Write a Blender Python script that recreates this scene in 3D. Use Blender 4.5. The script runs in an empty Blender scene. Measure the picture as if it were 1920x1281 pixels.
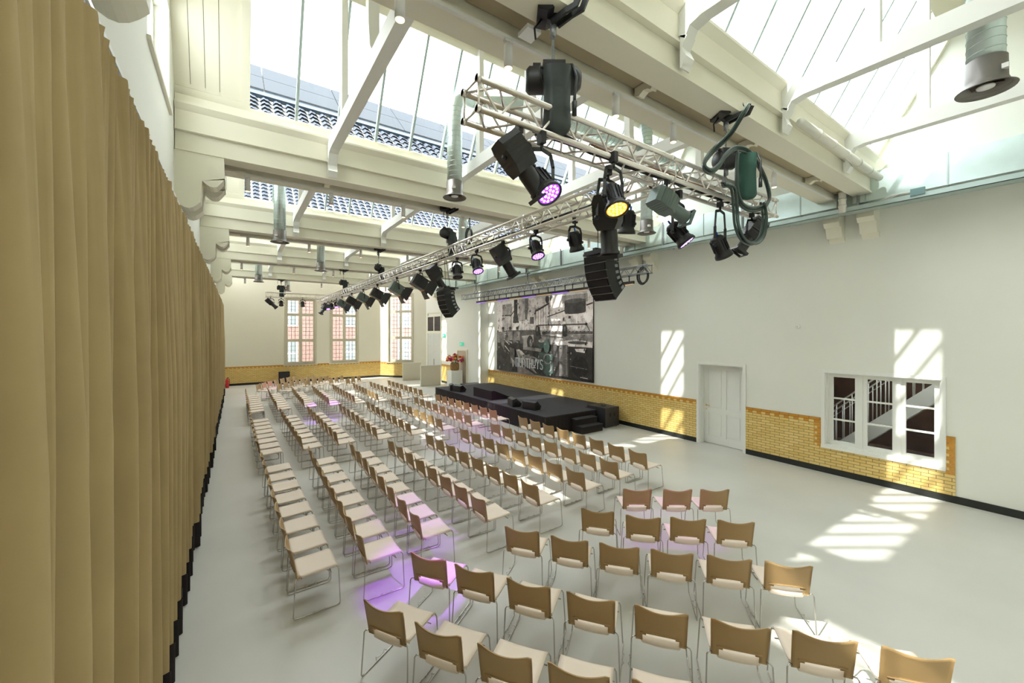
import bpy, math, random
from mathutils import Vector, Matrix
random.seed(7)
S = bpy.context.scene
C = S.collection
PI = math.pi
R = math.radians

# ------------------------------------------------------------------ camera
FPX = 755.0
PSI = math.atan((960 - 442) / FPX)
EYE = 3.3
cam = bpy.data.cameras.new('camera'); camo = bpy.data.objects.new('camera', cam); C.objects.link(camo)
cam.sensor_width = 36; cam.lens = FPX / 1920 * 36
cam.shift_y = -(640.5 - 624) / 1920
cam.clip_start = 0.05; cam.clip_end = 300
camo.location = (0, 0, EYE); camo.rotation_euler = (PI / 2, 0, -PSI)
S.camera = camo

# ------------------------------------------------------------------ world, sun, exposure
w = bpy.data.worlds.new('world'); S.world = w; w.use_nodes = True
wn = w.node_tree.nodes; wl = w.node_tree.links; wn.clear()
bg = wn.new('ShaderNodeBackground'); wo = wn.new('ShaderNodeOutputWorld')
bg.inputs[0].default_value = (0.93, 0.97, 1.0, 1); bg.inputs[1].default_value = 4.0
wl.new(bg.outputs[0], wo.inputs[0])
sun = bpy.data.lights.new('sun', 'SUN'); suno = bpy.data.objects.new('sun', sun); C.objects.link(suno)
sun.energy = 4.0; sun.angle = R(0.8); sun.color = (1.0, 0.98, 0.92)
EL = R(50)
suno.rotation_euler = Vector((math.cos(EL), 0, -math.sin(EL))).to_track_quat('-Z', 'Y').to_euler()
suno.location = (-10, 10, 20)
S.view_settings.view_transform = 'Standard'; S.view_settings.look = 'None'
S.view_settings.gamma = 1.0; S.view_settings.use_curve_mapping = False
S.view_settings.exposure = 0.92

# ------------------------------------------------------------------ mesh helpers
class MB:
    def __init__(s): s.v = []; s.f = []; s.c = []; s.smooth = []
    def add(s, vs, fs, sm=False):
        n = len(s.v); s.v += [tuple(a) for a in vs]
        for f in fs: s.f.append([i + n for i in f]); s.smooth.append(sm)
        return s
    def box(s, x0, x1, y0, y1, z0, z1):
        vs = [(x0,y0,z0),(x1,y0,z0),(x1,y1,z0),(x0,y1,z0),(x0,y0,z1),(x1,y0,z1),(x1,y1,z1),(x0,y1,z1)]
        return s.add(vs, [(3,2,1,0),(4,5,6,7),(0,1,5,4),(1,2,6,5),(2,3,7,6),(3,0,4,7)])
    def cbox(s, x, y, z, a, b, c): return s.box(x-a/2, x+a/2, y-b/2, y+b/2, z-c/2, z+c/2)
    def tbox(s, M, a, b, c):
        n = len(s.v); s.cbox(0, 0, 0, a, b, c)
        for i in range(n, len(s.v)): s.v[i] = tuple(M @ Vector(s.v[i]))
        return s
    def prism(s, poly, axis, a, b):
        """poly: 2D points in the plane perpendicular to axis"""
        def P(p, t):
            if axis == 'x': return (t, p[0], p[1])
            if axis == 'y': return (p[0], t, p[1])
            return (p[0], p[1], t)
        n = len(poly); vs = [P(p, a) for p in poly] + [P(p, b) for p in poly]
        fs = [tuple(range(n)), tuple(range(2*n-1, n-1, -1))]
        fs += [(i, i+n, (i+1) % n + n, (i+1) % n) for i in range(n)]
        return s.add(vs, fs)
    def tube(s, pts, r, n=8, cap=True, closed=False):
        pts = [Vector(p) for p in pts]; m = len(pts); vs = []; up = None
        for i, p in enumerate(pts):
            if closed: t = pts[(i+1) % m] - pts[i-1]
            else: t = pts[min(i+1, m-1)] - pts[max(i-1, 0)]
            if t.length < 1e-9: t = Vector((0,0,1))
            t.normalize()
            if up is None:
                up = Vector((0,0,1)) if abs(t.z) < .9 else Vector((1,0,0))
            a = t.cross(up)
            if a.length < 1e-5: a = t.cross(Vector((0,1,0)))
            a.normalize(); b = a.cross(t).normalized(); up = b
            rr = r[i] if isinstance(r, (list, tuple)) else r
            for k in range(n):
                q = 2*PI*k/n; vs.append(p + a*math.cos(q)*rr + b*math.sin(q)*rr)
        fs = []
        for i in range(m if closed else m-1):
            j = (i+1) % m
            for k in range(n): fs.append((i*n+k, i*n+(k+1) % n, j*n+(k+1) % n, j*n+k))
        if cap and not closed: fs += [tuple(range(n-1, -1, -1)), tuple(range((m-1)*n, m*n))]
        return s.add(vs, fs, True)
    def lathe(s, prof, n=24, o=(0,0,0)):
        vs = []; fs = []; m = len(prof)
        for r, z in prof:
            for k in range(n): q = 2*PI*k/n; vs.append((o[0]+r*math.cos(q), o[1]+r*math.sin(q), o[2]+z))
        for i in range(m-1):
            for k in range(n): fs.append((i*n+k, i*n+(k+1) % n, (i+1)*n+(k+1) % n, (i+1)*n+k))
        return s.add(vs, fs, True)
    def disc(s, x, y, z, r, n=16):
        return s.add([(x+r*math.cos(2*PI*k/n), y+r*math.sin(2*PI*k/n), z) for k in range(n)], [tuple(range(n))])
    def ball(s, c, r, n=8, m=5, sc=(1,1,1)):
        vs = []; fs = []
        for i in range(m+1):
            th = PI*i/m
            for k in range(n):
                q = 2*PI*k/n
                vs.append((c[0]+r*sc[0]*math.sin(th)*math.cos(q), c[1]+r*sc[1]*math.sin(th)*math.sin(q), c[2]+r*sc[2]*math.cos(th)))
        for i in range(m):
            for k in range(n): fs.append((i*n+k, (i+1)*n+k, (i+1)*n+(k+1) % n, i*n+(k+1) % n))
        return s.add(vs, fs, True)
    def grid(s, nu, nv, fn, sm=True):
        vs = [fn(i/nu, j/nv) for j in range(nv+1) for i in range(nu+1)]
        fs = [(j*(nu+1)+i, j*(nu+1)+i+1, (j+1)*(nu+1)+i+1, (j+1)*(nu+1)+i) for j in range(nv) for i in range(nu)]
        return s.add(vs, fs, sm)
    def mesh(s, name, m):
        me = bpy.data.meshes.new(name); me.from_pydata(s.v, [], s.f); me.update()
        me.polygons.foreach_set('use_smooth', s.smooth)
        if m: me.materials.append(m)
        return me
    def build(s, name, m, parent=None, loc=(0,0,0)):
        o = bpy.data.objects.new(name, s.mesh(name, m)); C.objects.link(o)
        o.location = loc
        if parent: o.parent = parent
        return o

def tag(o, label=None, cat=None, group=None, kind=None):
    if label: o['label'] = label
    if cat: o['category'] = cat
    if group: o['group'] = group
    if kind: o['kind'] = kind
    return o
def thing(name, label, cat, loc=(0,0,0), rz=0, group=None):
    o = bpy.data.objects.new(name, None); C.objects.link(o); o.empty_display_size = .1
    o.location = loc; o.rotation_euler = (0, 0, rz)
    return tag(o, label, cat, group)
def struct(name, mb, m, label=None, cat=None, loc=(0,0,0)):
    o = mb.build(name, m, None, loc); return tag(o, label or name.replace('_', ' '), cat or name.split('_')[0], None, 'structure')
def inst(mesh, name, parent, loc=(0,0,0), rot=None):
    o = bpy.data.objects.new(name, mesh); C.objects.link(o); o.parent = parent; o.location = loc
    if rot is not None: o.rotation_euler = rot
    return o
def copy_tree(o, parent=None):
    c = o.copy(); C.objects.link(c)
    if parent: c.parent = parent
    for ch in list(o.children): copy_tree(ch, c)
    return c

# ------------------------------------------------------------------ materials
def mat(name, col, rough=.6, metal=0, emit=None, es=0, spec=None, noise=None, bump=None):
    m = bpy.data.materials.new(name); m.use_nodes = True; nt = m.node_tree; b = nt.nodes['Principled BSDF']
    b.inputs['Base Color'].default_value = (*col, 1); b.inputs['Roughness'].default_value = rough
    b.inputs['Metallic'].default_value = metal
    if spec is not None: b.inputs['Specular IOR Level'].default_value = spec
    if emit: b.inputs['Emission Color'].default_value = (*emit, 1); b.inputs['Emission Strength'].default_value = es
    if noise or bump:
        tc = nt.nodes.new('ShaderNodeTexCoord'); n = nt.nodes.new('ShaderNodeTexNoise')
        n.inputs['Scale'].default_value = (noise or bump)[0]; n.inputs['Detail'].default_value = 4
        nt.links.new(tc.outputs['Object'], n.inputs['Vector'])
        if noise:
            r = nt.nodes.new('ShaderNodeValToRGB'); a = noise[1]
            r.color_ramp.elements[0].position = .3; r.color_ramp.elements[1].position = .7
            r.color_ramp.elements[0].color = (*[c*(1-a) for c in col], 1)
            r.color_ramp.elements[1].color = (*[min(1, c*(1+a)) for c in col], 1)
            nt.links.new(n.outputs[0], r.inputs[0]); nt.links.new(r.outputs[0], b.inputs['Base Color'])
        if bump:
            bp = nt.nodes.new('ShaderNodeBump'); bp.inputs['Strength'].default_value = bump[1]; bp.inputs['Distance'].default_value = .01
            nt.links.new(n.outputs[0], bp.inputs['Height']); nt.links.new(bp.outputs[0], b.inputs['Normal'])
    return m
WALL = mat('wall_plaster', (.84,.84,.765), .8, noise=(.7,.015))
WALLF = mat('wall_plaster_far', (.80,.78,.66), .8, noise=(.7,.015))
CREAM = mat('cream_paint', (.84,.81,.67), .55)
WHITE = mat('white_paint', (.85,.85,.80), .45)
FLOOR = mat('grey_cast_floor', (.60,.59,.545), .38, noise=(.55,.06))
BLACKP = mat('black_skirting', (.015,.017,.016), .35)
BLACK = mat('black_metal', (.018,.018,.02), .42)
BLACKC = mat('black_carpet', (.034,.032,.038), .85, noise=(30,.25))
BLACKF = mat('black_fabric', (.016,.012,.012), .95)
GREY = mat('grey_metal', (.30,.31,.33), .4, .6)
ALU = mat('aluminium', (.80,.76,.72), .34, .85)
STEEL = mat('galvanised_steel', (.64,.75,.74), .32, .75, noise=(3,.06))
STEELD = mat('galvanised_tray', (.48,.58,.56), .45, .7)
CHROME = mat('chrome', (.55,.53,.50), .22, 1)
SEATM = mat('pale_beige_seat', (.80,.68,.57), .55)
BACKM = mat('tan_shell', (.41,.265,.115), .5)
CURT = mat('beige_velvet', (.43,.32,.155), .9, noise=(2.2,.06))
GASKET = mat('white_lamp', (.88,.88,.87), .35)
WARM = mat('warm_lamp_glow', (1,.8,.6), .5, emit=(1,.66,.36), es=2.2)
PURP = mat('purple_led', (.25,.05,.5), .3, emit=(.30,.04,1), es=.9)
PURPL = mat('purple_led_core', (.8,.6,1), .3, emit=(.62,.30,1), es=1.6)
AMB = mat('amber_led', (.6,.3,.05), .3, emit=(1,.40,.02), es=.9)
AMBL = mat('amber_led_core', (1,.8,.4), .3, emit=(1,.62,.15), es=1.6)
ORANGE = mat('orange_gel', (.9,.35,.02), .5)
DKGREEN = mat('green_bag_fabric', (.025,.09,.07), .6)
BAGM = mat('black_bag_fabric', (.03,.04,.04), .55, noise=(5,.5))
CABLE = mat('black_cable', (.02,.022,.02), .45)
BLUE = mat('blue_connector', (.02,.12,.5), .4)
WOODD = mat('brown_room', (.085,.045,.03), .8, noise=(2,.3))
BRASS = mat('brass', (.75,.5,.15), .3, 1)
PIPEW = mat('cream_pipe', (.85,.83,.74), .4)
GREENS = mat('exit_green', (.02,.45,.28), .5, emit=(.02,.5,.3), es=.5)
RED = mat('red_paint', (.6,.02,.02), .35)
TILEROOF = mat('blue_grey_pantile', (.072,.085,.115), .6, spec=.15, noise=(6,.25))
PANEL = mat('grey_solar_panel', (.092,.10,.112), .95, spec=0)
DKBLUE = mat('dark_blue_flashing', (.008,.022,.036), .4)
BRKOUT = mat('pink_brick_facade', (.36,.225,.195), .9, noise=(8,.2))

def glass_mat():
    m = bpy.data.materials.new('window_glass'); m.use_nodes = True; nt = m.node_tree; nt.nodes.clear()
    o = nt.nodes.new('ShaderNodeOutputMaterial'); mx = nt.nodes.new('ShaderNodeMixShader')
    t = nt.nodes.new('ShaderNodeBsdfTransparent'); g = nt.nodes.new('ShaderNodeBsdfGlossy'); f = nt.nodes.new('ShaderNodeFresnel')
    t.inputs[0].default_value = (.95,.98,.97,1); g.inputs['Roughness'].default_value = .02; f.inputs[0].default_value = 1.35
    nt.links.new(f.outputs[0], mx.inputs[0]); nt.links.new(t.outputs[0], mx.inputs[1]); nt.links.new(g.outputs[0], mx.inputs[2])
    nt.links.new(mx.outputs[0], o.inputs[0]); return m
GLASS = glass_mat()

def brick_mat(name, ux, uy, off=0, ctop=1.28):
    """glazed yellow brick dado; runs along ux*x+uy*y, orange dentil course on top"""
    m = bpy.data.materials.new(name); m.use_nodes = True; nt = m.node_tree; N = nt.nodes; L = nt.links
    b = N['Principled BSDF']; tc = N.new('ShaderNodeTexCoord'); sp = N.new('ShaderNodeSeparateXYZ')
    L.new(tc.outputs['Object'], sp.inputs[0])
    def mth(op, a, bb, c=None):
        n = N.new('ShaderNodeMath'); n.operation = op
        for i, v in enumerate((a, bb, c)):
            if v is None: continue
            if isinstance(v, (int, float)): n.inputs[i].default_value = v
            else: L.new(v, n.inputs[i])
        return n.outputs[0]
    u = mth('ADD', mth('MULTIPLY', sp.outputs[0], ux), mth('MULTIPLY', sp.outputs[1], uy))
    cb = N.new('ShaderNodeCombineXYZ'); L.new(u, cb.inputs[0]); L.new(mth('ADD', sp.outputs[2], off), cb.inputs[1])
    br = N.new('ShaderNodeTexBrick'); L.new(cb.outputs[0], br.inputs[0])
    br.inputs['Scale'].default_value = 1; br.inputs['Brick Width'].default_value = .215; br.inputs['Row Height'].default_value = .0675
    br.inputs['Mortar Size'].default_value = .0045; br.inputs['Mortar Smooth'].default_value = .1; br.inputs['Bias'].default_value = 0
    br.inputs['Color1'].default_value = (.76,.52,.155,1); br.inputs['Color2'].default_value = (.85,.63,.24,1); br.inputs['Mortar'].default_value = (.16,.10,.04,1)
    z = sp.outputs[2]
    top = mth('GREATER_THAN', z, ctop - .065)
    row2 = mth('GREATER_THAN', z, ctop - .13)
    alt = mth('GREATER_THAN', mth('FRACT', mth('DIVIDE', u, .215), None), .5)
    msk = mth('MAXIMUM', top, mth('MULTIPLY', row2, alt))
    mx = N.new('ShaderNodeMix'); mx.data_type = 'RGBA'
    mo = mth('MULTIPLY', msk, mth('SUBTRACT', 1.0, br.outputs['Fac']))
    L.new(mo, mx.inputs[0]); L.new(br.outputs['Color'], mx.inputs[6]); mx.inputs[7].default_value = (.62,.27,.03,1)
    L.new(mx.outputs[2], b.inputs['Base Color']); b.inputs['Roughness'].default_value = .28
    bp = N.new('ShaderNodeBump'); bp.inputs['Strength'].default_value = .5; bp.inputs['Distance'].default_value = .004; bp.invert = True
    L.new(br.outputs['Fac'], bp.inputs['Height']); L.new(bp.outputs[0], b.inputs['Normal'])
    return m
BRY = brick_mat('yellow_glazed_brick_side', 0, 1)
BRX = brick_mat('yellow_glazed_brick_end', 1, 0)
BRA = brick_mat('yellow_glazed_brick_corner', .64, -.768)
BRO = mat('orange_glazed_brick', (.60,.28,.04), .3, noise=(14,.15))

# ------------------------------------------------------------------ room shell
XL, XR = -.8, 11.48
YF, YB = 30.4, -8.44
BAYS = [-2.89, 2.66, 8.21, 13.76, 19.31, 24.86]      # near edge of each twin beam
EAVE = 6.95
struct('floor', MB().box(-1.2, 16.5, YB-.3, 31, -.2, 0), FLOOR, 'pale grey cast floor of the hall')

def roofz(y, Y0, Yp):   # roof profile of the bay that ends at beam Y0
    ridge = (Y0-1.48, 9.95)
    if y <= ridge[0]: return 7.05 + (y-(Yp+.93))/(ridge[0]-(Yp+.93))*(9.95-7.05)
    return 9.95 + (y-ridge[0])/(Y0+.14-ridge[0])*(7.05-9.95)

def gable(mb, x0, x1, Y0, Yp, windows=None):
    def strip(a, b, zb):
        pts = [(a, zb), (b, zb), (b, roofz(b, Y0, Yp))]
        r = Y0-1.48
        if a < r < b: pts.append((r, 9.95))
        pts.append((a, roofz(a, Y0, Yp)))
        mb.prism(pts, 'x', x0, x1)
    a, b = Yp+.93, Y0+.14
    if windows:
        wa, wb, zb, zt = windows
        strip(a, wa, 6.2); strip(wb, b, 6.2); strip(wa, wb, zt); mb.box(x0, x1, wa, wb, 6.2, zb)
    else: strip(a, b, 6.2)

# left wall
m = MB().box(XL-.35, XL, YB, YF+.3, 0, 6.2)
prev = [YB-.93] + BAYS
for i, Y0 in enumerate(BAYS + [YF]):
    Yp = prev[i]
    gable(m, XL-.35, XL, Y0, Yp, (Y0-2.3, Y0-.55, 6.55, 8.0))
    if Y0 != YF: m.box(XL-.35, XL, Y0+.14, Y0+.93, 6.2, 7.05)
struct('wall_left', m, WALL, 'white plastered left wall behind the beige curtains')
# right wall: door y 5.50-6.81, internal window y 1.76-3.66
m = MB()
XO = XR+.35
m.box(XR, XO, YB, 1.76, 0, 6.2); m.box(XR, XO, 3.66, 5.52, 0, 6.2); m.box(XR, XO, 1.76, 3.66, 0, .66); m.box(XR, XO, 1.76, 3.66, 2.36, 6.2)
m.box(XR, XO, 5.52, 6.79, 2.36, 6.2); m.box(XR, XO, 6.79, 27.3, 0, 6.2)
for i, Y0 in enumerate(BAYS + [YF]):
    gable(m, XR, XO, Y0, prev[i])
    if Y0 != YF: m.box(XR, XO, Y0+.14, Y0+.93, 6.2, 7.05)
m.box(11.3, XR, 19.8, 27.4, 0, 6.2)
m.box(10.95, XR, 19.0, 19.82, 0, 6.2)
# frosted plinth band near the far door
struct('wall_right', m, WALL, 'tall white right wall with door, poster and internal window')
# corner wall
P0 = Vector((8.9, 30.4, 0)); P1 = Vector((11.4, 27.4, 0)); AD = (P1-P0).normalized(); AN = Vector((-AD.y, AD.x, 0))
AL = (P1-P0).length
def angM(a, off=0, z=0):
    M = Matrix.Translation(P0 + AD*a - AN*0 + Vector((0,0,z)))
    Rm = Matrix(((AD.x, AN.x, 0, 0), (AD.y, AN.y, 0, 0), (0,0,1,0), (0,0,0,1)))
    return M @ Rm @ Matrix.Translation((0, off, 0))
def abox(mb, a0, a1, o0, o1, z0, z1):
    return mb.tbox(angM((a0+a1)/2, (o0+o1)/2, (z0+z1)/2), a1-a0, o1-o0, z1-z0)
W3 = (.72, 2.68, 1.14, 6.1)
m = MB(); abox(m, -.3, W3[0], 0, .3, 0, 7); abox(m, W3[1], AL+.2, 0, .3, 0, 7)
abox(m, W3[0], W3[1], 0, .3, 0, W3[2]); abox(m, W3[0], W3[1], 0, .3, W3[3], 7)
struct('wall_corner', m, WALLF, 'angled corner wall with a tall leaded window')
# far wall with two windows
WF = [(2.72, 4.50, 1.18, 5.62), (5.50, 7.28, 1.18, 5.62)]
m = MB(); xs = [XL-.35, WF[0][0], WF[0][1], WF[1][0], WF[1][1], 9.05]
m.box(xs[0], xs[1], YF, YF+.3, 0, 7.05); m.box(xs[2], xs[3], YF, YF+.3, 0, 7.05); m.box(xs[4], xs[5], YF, YF+.3, 0, 7.05)
for a, b, z0, z1 in WF: m.box(a, b, YF, YF+.3, 0, z0); m.box(a, b, YF, YF+.3, z1, 7.05)
struct('wall_far', m, WALLF, 'far end wall with two tall leaded windows')
struct('wall_back', MB().box(XL-.35, XO, YB-.3, YB, 0, 7.05), WALL, 'wall behind the camera')

# dado brick (thin glazed brick skin, 2 cm)
m = MB(); X0 = XR-.02
m.box(X0, XR, 6.85, 19.0, .14, 1.28); m.box(X0, XR, 3.71, 5.46, .14, 1.28); m.box(X0, XR, 1.57, 3.71, .14, .62); m.box(X0, XR, 1.57, 1.70, .62, 1.28)
struct('trim_1', m, BRY, 'yellow glazed brick dado on the right wall', 'brick dado')
m = MB()
for k in range(9):
    z = 1.20-k*.0675*1; a = .17 if k % 2 else .10
    if z > .6: m.box(X0-.004, X0, 3.71, 3.71+a, z-.062, z)
for k in range(11):
    z = 1.275-k*.0675; a = .13 if k % 2 == 0 else .08
    if z-.06 > .62-.0675*2: m.box(X0-.004, X0, 1.57 if k % 2 else 1.57, 1.57+a, z-.062, z)
struct('trim_2', m, BRO, 'orange glazed brick edging beside the internal window', 'brick edging')
m = MB().box(XL, 9.0, YF-.02, YF, .14, 1.18)
struct('trim_3', m, brick_mat('yellow_glazed_brick_far', 1, 0, ctop=1.18), 'yellow glazed brick dado on the far wall', 'brick dado')
m = MB(); abox(m, 0, 3.15, -.02, 0, .14, 1.12)
struct('trim_4', m, brick_mat('yellow_glazed_brick_angled', .64, -.768, ctop=1.12), 'yellow glazed brick dado on the angled wall', 'brick dado')
struct('trim_5', MB().box(11.28, 11.3, 22.55, 24.7, .14, 1.22), brick_mat('yellow_glazed_brick_niche', 0, 1, ctop=1.22), 'yellow glazed brick dado beside the plinth', 'brick dado')
m = MB(); m.box(XR-.028, XR, 6.85, 19.0, 0, .14); m.box(XR-.028, XR, YB, 5.46, 0, .14)
struct('baseboard_right', m, BLACKP, 'black skirting along the right wall')
struct('baseboard_far', MB().box(XL, 9.0, YF-.028, YF, 0, .14), BLACKP, 'black skirting on the far wall')
m = MB(); abox(m, 0, 3.15, -.028, 0, 0, .14); m.box(11.272, 11.3, 22.55, 24.7, 0, .14)
struct('baseboard_corner', m, BLACKP, 'black skirting on the angled wall')
struct('baseboard_left', MB().box(XL, XL+.028, YB, YF, 0, .14), BLACKP, 'black skirting behind the curtains')

# ------------------------------------------------------------------ roof
def tile_slope_mesh(Y0, Yp):
    a = Vector((0, Yp+.98, 7.15)); b = Vector((0, Y0-1.48, 10.02)); L = (b-a).length; d = (b-a)/L; n = Vector((0, -d.z, d.y))
    Lt = L*.47; rows = 8; per = .24; nx = int(12.6/per)*6
    mb = MB()
    for r in range(rows):
        s0 = Lt*r/rows; s1 = Lt*(r+1)/rows+.03
        def fn(u, v, s0=s0, s1=s1):
            x = -1.1+12.9*u; s = s0+(s1-s0)*v
            h = .035*math.sin(2*PI*x/per) + .018*math.sin(4*PI*x/per+1) + .045*(1-v) + .06
            p = a + d*s + n*h; return (x, p.y, p.z)
        mb.grid(nx, 2, fn)
    return mb, a, b, d, n, L
for i, Y0 in enumerate(BAYS + [YF]):
    Yp = prev[i]
    if Y0 < 2: pass
    nm = ['rear', 'nearest', 'second', 'third', 'fourth', 'fifth', 'farthest'][i]
    mb, a, b, d, n, L = tile_slope_mesh(Y0, Yp)
    x0, x1 = -1.15, 11.83
    sl = MB().prism([(a.y-.1, a.z-.12), (b.y, b.z-.1), (b.y, b.z+.02), (a.y-.1, a.z)], 'x', x0, x1)
    # top light: short board between glass head and ridge
    sl.prism([(Y0-1.48, 9.93), (Y0-.98, 9.06), (Y0-.92, 9.12), (Y0-1.46, 10.05)], 'x', x0, x1)
    o = struct('ceiling', sl, CREAM, 'cream boarded roof slope of the %s bay' % nm)
    if i >= 2:
        mb.build('pantiles', TILEROOF, o)
        def P(s, h): p = a+d*s+n*h; return (p.y, p.z)
        MB().prism([P(L*.475, .02), P(L*.55, .02), P(L*.55, .13), P(L*.475, .13)], 'x', x0, x1).build('flashing', DKBLUE, o)
        pm = MB()
        for s0, s1 in ((.555, .77), (.776, .99)):
            x = -1.1
            while x < 11.5:
                pm.prism([P(L*s0, .12), P(L*s1, .12), P(L*s1, .16), P(L*s0, .16)], 'x', x, x+1.63); x += 1.65
        pm.build('solar_panels', PANEL, o)
    # the north-facing glazing
    if Y0 == YF: continue
    f0 = Vector((0, Y0+.14, 7.1)); f1 = Vector((0, Y0-.98, 9.08)); g = (f1-f0).normalized(); gn = Vector((0, g.z, -g.y))
    gx0, gx1 = .2, 11.38
    win = bpy.data.objects.new('window_%d' % (i+1), None); C.objects.link(win)
    tag(win, 'long sloping roof light above the %s twin beam' % (['rear', 'nearest', 'second', 'third', 'fourth', 'fifth'][i]), 'skylight', None, 'structure')
    fr = MB()
    def bar(mb, x0, x1, s0, s1, d0, d1):
        q = [f0+g*s0+gn*d0, f0+g*s1+gn*d0, f0+g*s1+gn*d1, f0+g*s0+gn*d1]
        mb.prism([(p.y, p.z) for p in q], 'x', x0, x1)
    GL = (f1-f0).length
    bar(fr, gx0-.12, gx1+.1, 0, .09, -.07, .05); bar(fr, gx0-.12, gx1+.1, GL-.09, GL, -.07, .05)
    bar(fr, gx0-.12, gx0, .09, GL-.09, -.08, .05); bar(fr, gx1, gx1+.1, .09, GL-.09, -.08, .05)
    # boarded end bay beside the left wall
    bar(fr, XL, gx0-.12, 0, GL, -.03, .03); bar(fr, XL, gx0-.12, 0, .16, -.06, -.03)
    
    fr.build('frame', CREAM, win)
    gr = MB()
    for k in range(3): bar(gr, XL+.2+.19*k, XL+.206+.19*k, .22, GL-.1, -.033, -.029)
    gr.build('board_grooves', mat('board_gap', (.12,.10,.06), .9) if 'board_gap' not in bpy.data.materials else bpy.data.materials['board_gap'], win)
    bars = MB(); x = gx0+.71
    while x < gx1-.2: bar(bars, x-.022, x+.022, .09, GL-.09, -.06, .02); x += .71
    bars.build('glazing_bars', STEELD, win)
    gm = MB(); q0, q1 = f0+g*.05, f1-g*.05
    gm.add([(gx0, q0.y, q0.z), (gx1, q0.y, q0.z), (gx1, q1.y, q1.z), (gx0, q1.y, q1.z)], [(0,1,2,3)])
    gm.build('glass', GLASS, win)
    # gutter roof between glass foot and next slope
    struct('ceiling', MB().box(x0, x1, Y0+.10, Y0+.98, 6.98, 7.06), CREAM, 'flat gutter over the %s twin beam' % (['rear', 'nearest', 'second', 'third', 'fourth', 'fifth'][i]))
struct('ceiling', MB().box(-1.15, 11.83, YB-.4, YB+.1, 6.98, 7.1), CREAM, 'roof strip above the back wall')

# gable windows in the left wall
gi = 10
for i, Y0 in enumerate(BAYS + [YF]):
    a, b, z0, z1 = Y0-2.3, Y0-.55, 6.55, 8.0
    wd = bpy.data.objects.new('window_%d' % gi, None); C.objects.link(wd); gi += 1
    tag(wd, 'high gable window in the left wall of the %s bay' % ['rear', 'nearest', 'second', 'third', 'fourth', 'fifth', 'farthest'][i], 'window', None, 'structure')
    fm = MB(); X = XL-.2
    fm.box(X-.03, X+.03, a, a+.06, z0, z1); fm.box(X-.03, X+.03, b-.06, b, z0, z1); fm.box(X-.03, X+.03, a+.06, b-.06, z0, z0+.06); fm.box(X-.03, X+.03, a+.06, b-.06, z1-.06, z1)
    for k in (1, 2): yy = a+(b-a)*k/3; fm.box(X-.02, X+.02, yy-.02, yy+.02, z0+.06, z1-.06)
    fm.box(X-.02, X+.02, a+.06, b-.06, (z0+z1)/2-.02, (z0+z1)/2+.02)
    fm.box(XL-.02, XL+.04, a-.06, b+.06, z0-.05, z0)
    fm.build('frame', CREAM, wd)
    MB().add([(X, a, z0), (X, b, z0), (X, b, z1), (X, a, z1)], [(0,1,2,3)]).build('glass', GLASS, wd)

# twin beams + cornice; tie beams; corbels
TIEX = [1.5, 4.12, 6.66, 9.25]
ORD = ['rear', 'nearest', 'second', 'third', 'fourth', 'fifth']
TIEX = [1.5, 4.12, 6.66, 9.25]
for i, Y0 in enumerate(BAYS):
    t = thing('roof_beam', 'cream twin roof beam crossing the hall, %s from the camera' % (['behind and closest', 'first', 'second', 'third', 'fourth', 'fifth'][i]), 'beam', (0, Y0, 6.2), 0, 'twin roof beams')
    for k, (a, b) in enumerate(((0, .32), (.61, .93))):
        s = MB(); s.prism([(a,0),(b,0),(b,.035),(b-.025,.035),(b-.025,.298),(a+.025,.298),(a+.025,.035),(a,.035)], 'x', XL+.01, XR-.01)
        s.build('lower_beam', CREAM, t)
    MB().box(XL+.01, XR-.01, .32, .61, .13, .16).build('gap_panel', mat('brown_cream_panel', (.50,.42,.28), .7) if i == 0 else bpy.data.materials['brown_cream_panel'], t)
    s = MB().prism([(-.05,.30),(.98,.30),(.98,.33),(.95,.33),(.95,.62),(-.03,.62),(-.03,.33),(-.05,.33)], 'x', XL+.01, XR-.01)
    s.build('upper_beam', CREAM, t)
    s = MB().prism([(-.03, .622), (-.11, .70), (-.11, .735), (.0, .735), (.0, .88), (.10, .88), (.10, .622)], 'x', XL+.01, XR-.01)
    s.build('cornice', CREAM, t)
    for x in TIEX: MB().prism([(.335,.125),(.335,.03),(.36,.0),(.40,.03),(.46,.04),(.53,.0),(.595,.03),(.595,.125)], 'x', x-.05, x+.05).build('scroll_block', CREAM, t)
    for a in (.02, .62): MB().prism([(XR, -.22), (11.10, -.22), (11.08, -.42), (11.14, -.52), (11.22, -.50), (11.26, -.62), (11.30, -.74), (11.38, -.70), (XR, -.84)], 'y', a, a+.29).build('corbel', CREAM, t)
    # corbels at the left wall
    prof = [(XL, 0), (-.16, 0), (-.15, -.36)]
    for q in range(7): u = q/6; prof.append((-.15-.30*u, -.36-.14*math.sin(PI*u)*(1 if u < .5 else .9)-.09*u+.02))
    prof += [(-.46, -.62), (-.47, -.78)]
    for q in range(7): u = q/6; prof.append((-.47-.30*u, -.78-.10*math.sin(PI*u)-.05*u))
    prof += [(XL, -.90)]
    prof = [(a if a > XL else XL, z) for a, z in prof]
    for a in (0.02, .62):
        MB().prism(prof, 'y', a, a+.29).build('corbel', CREAM, t)
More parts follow.
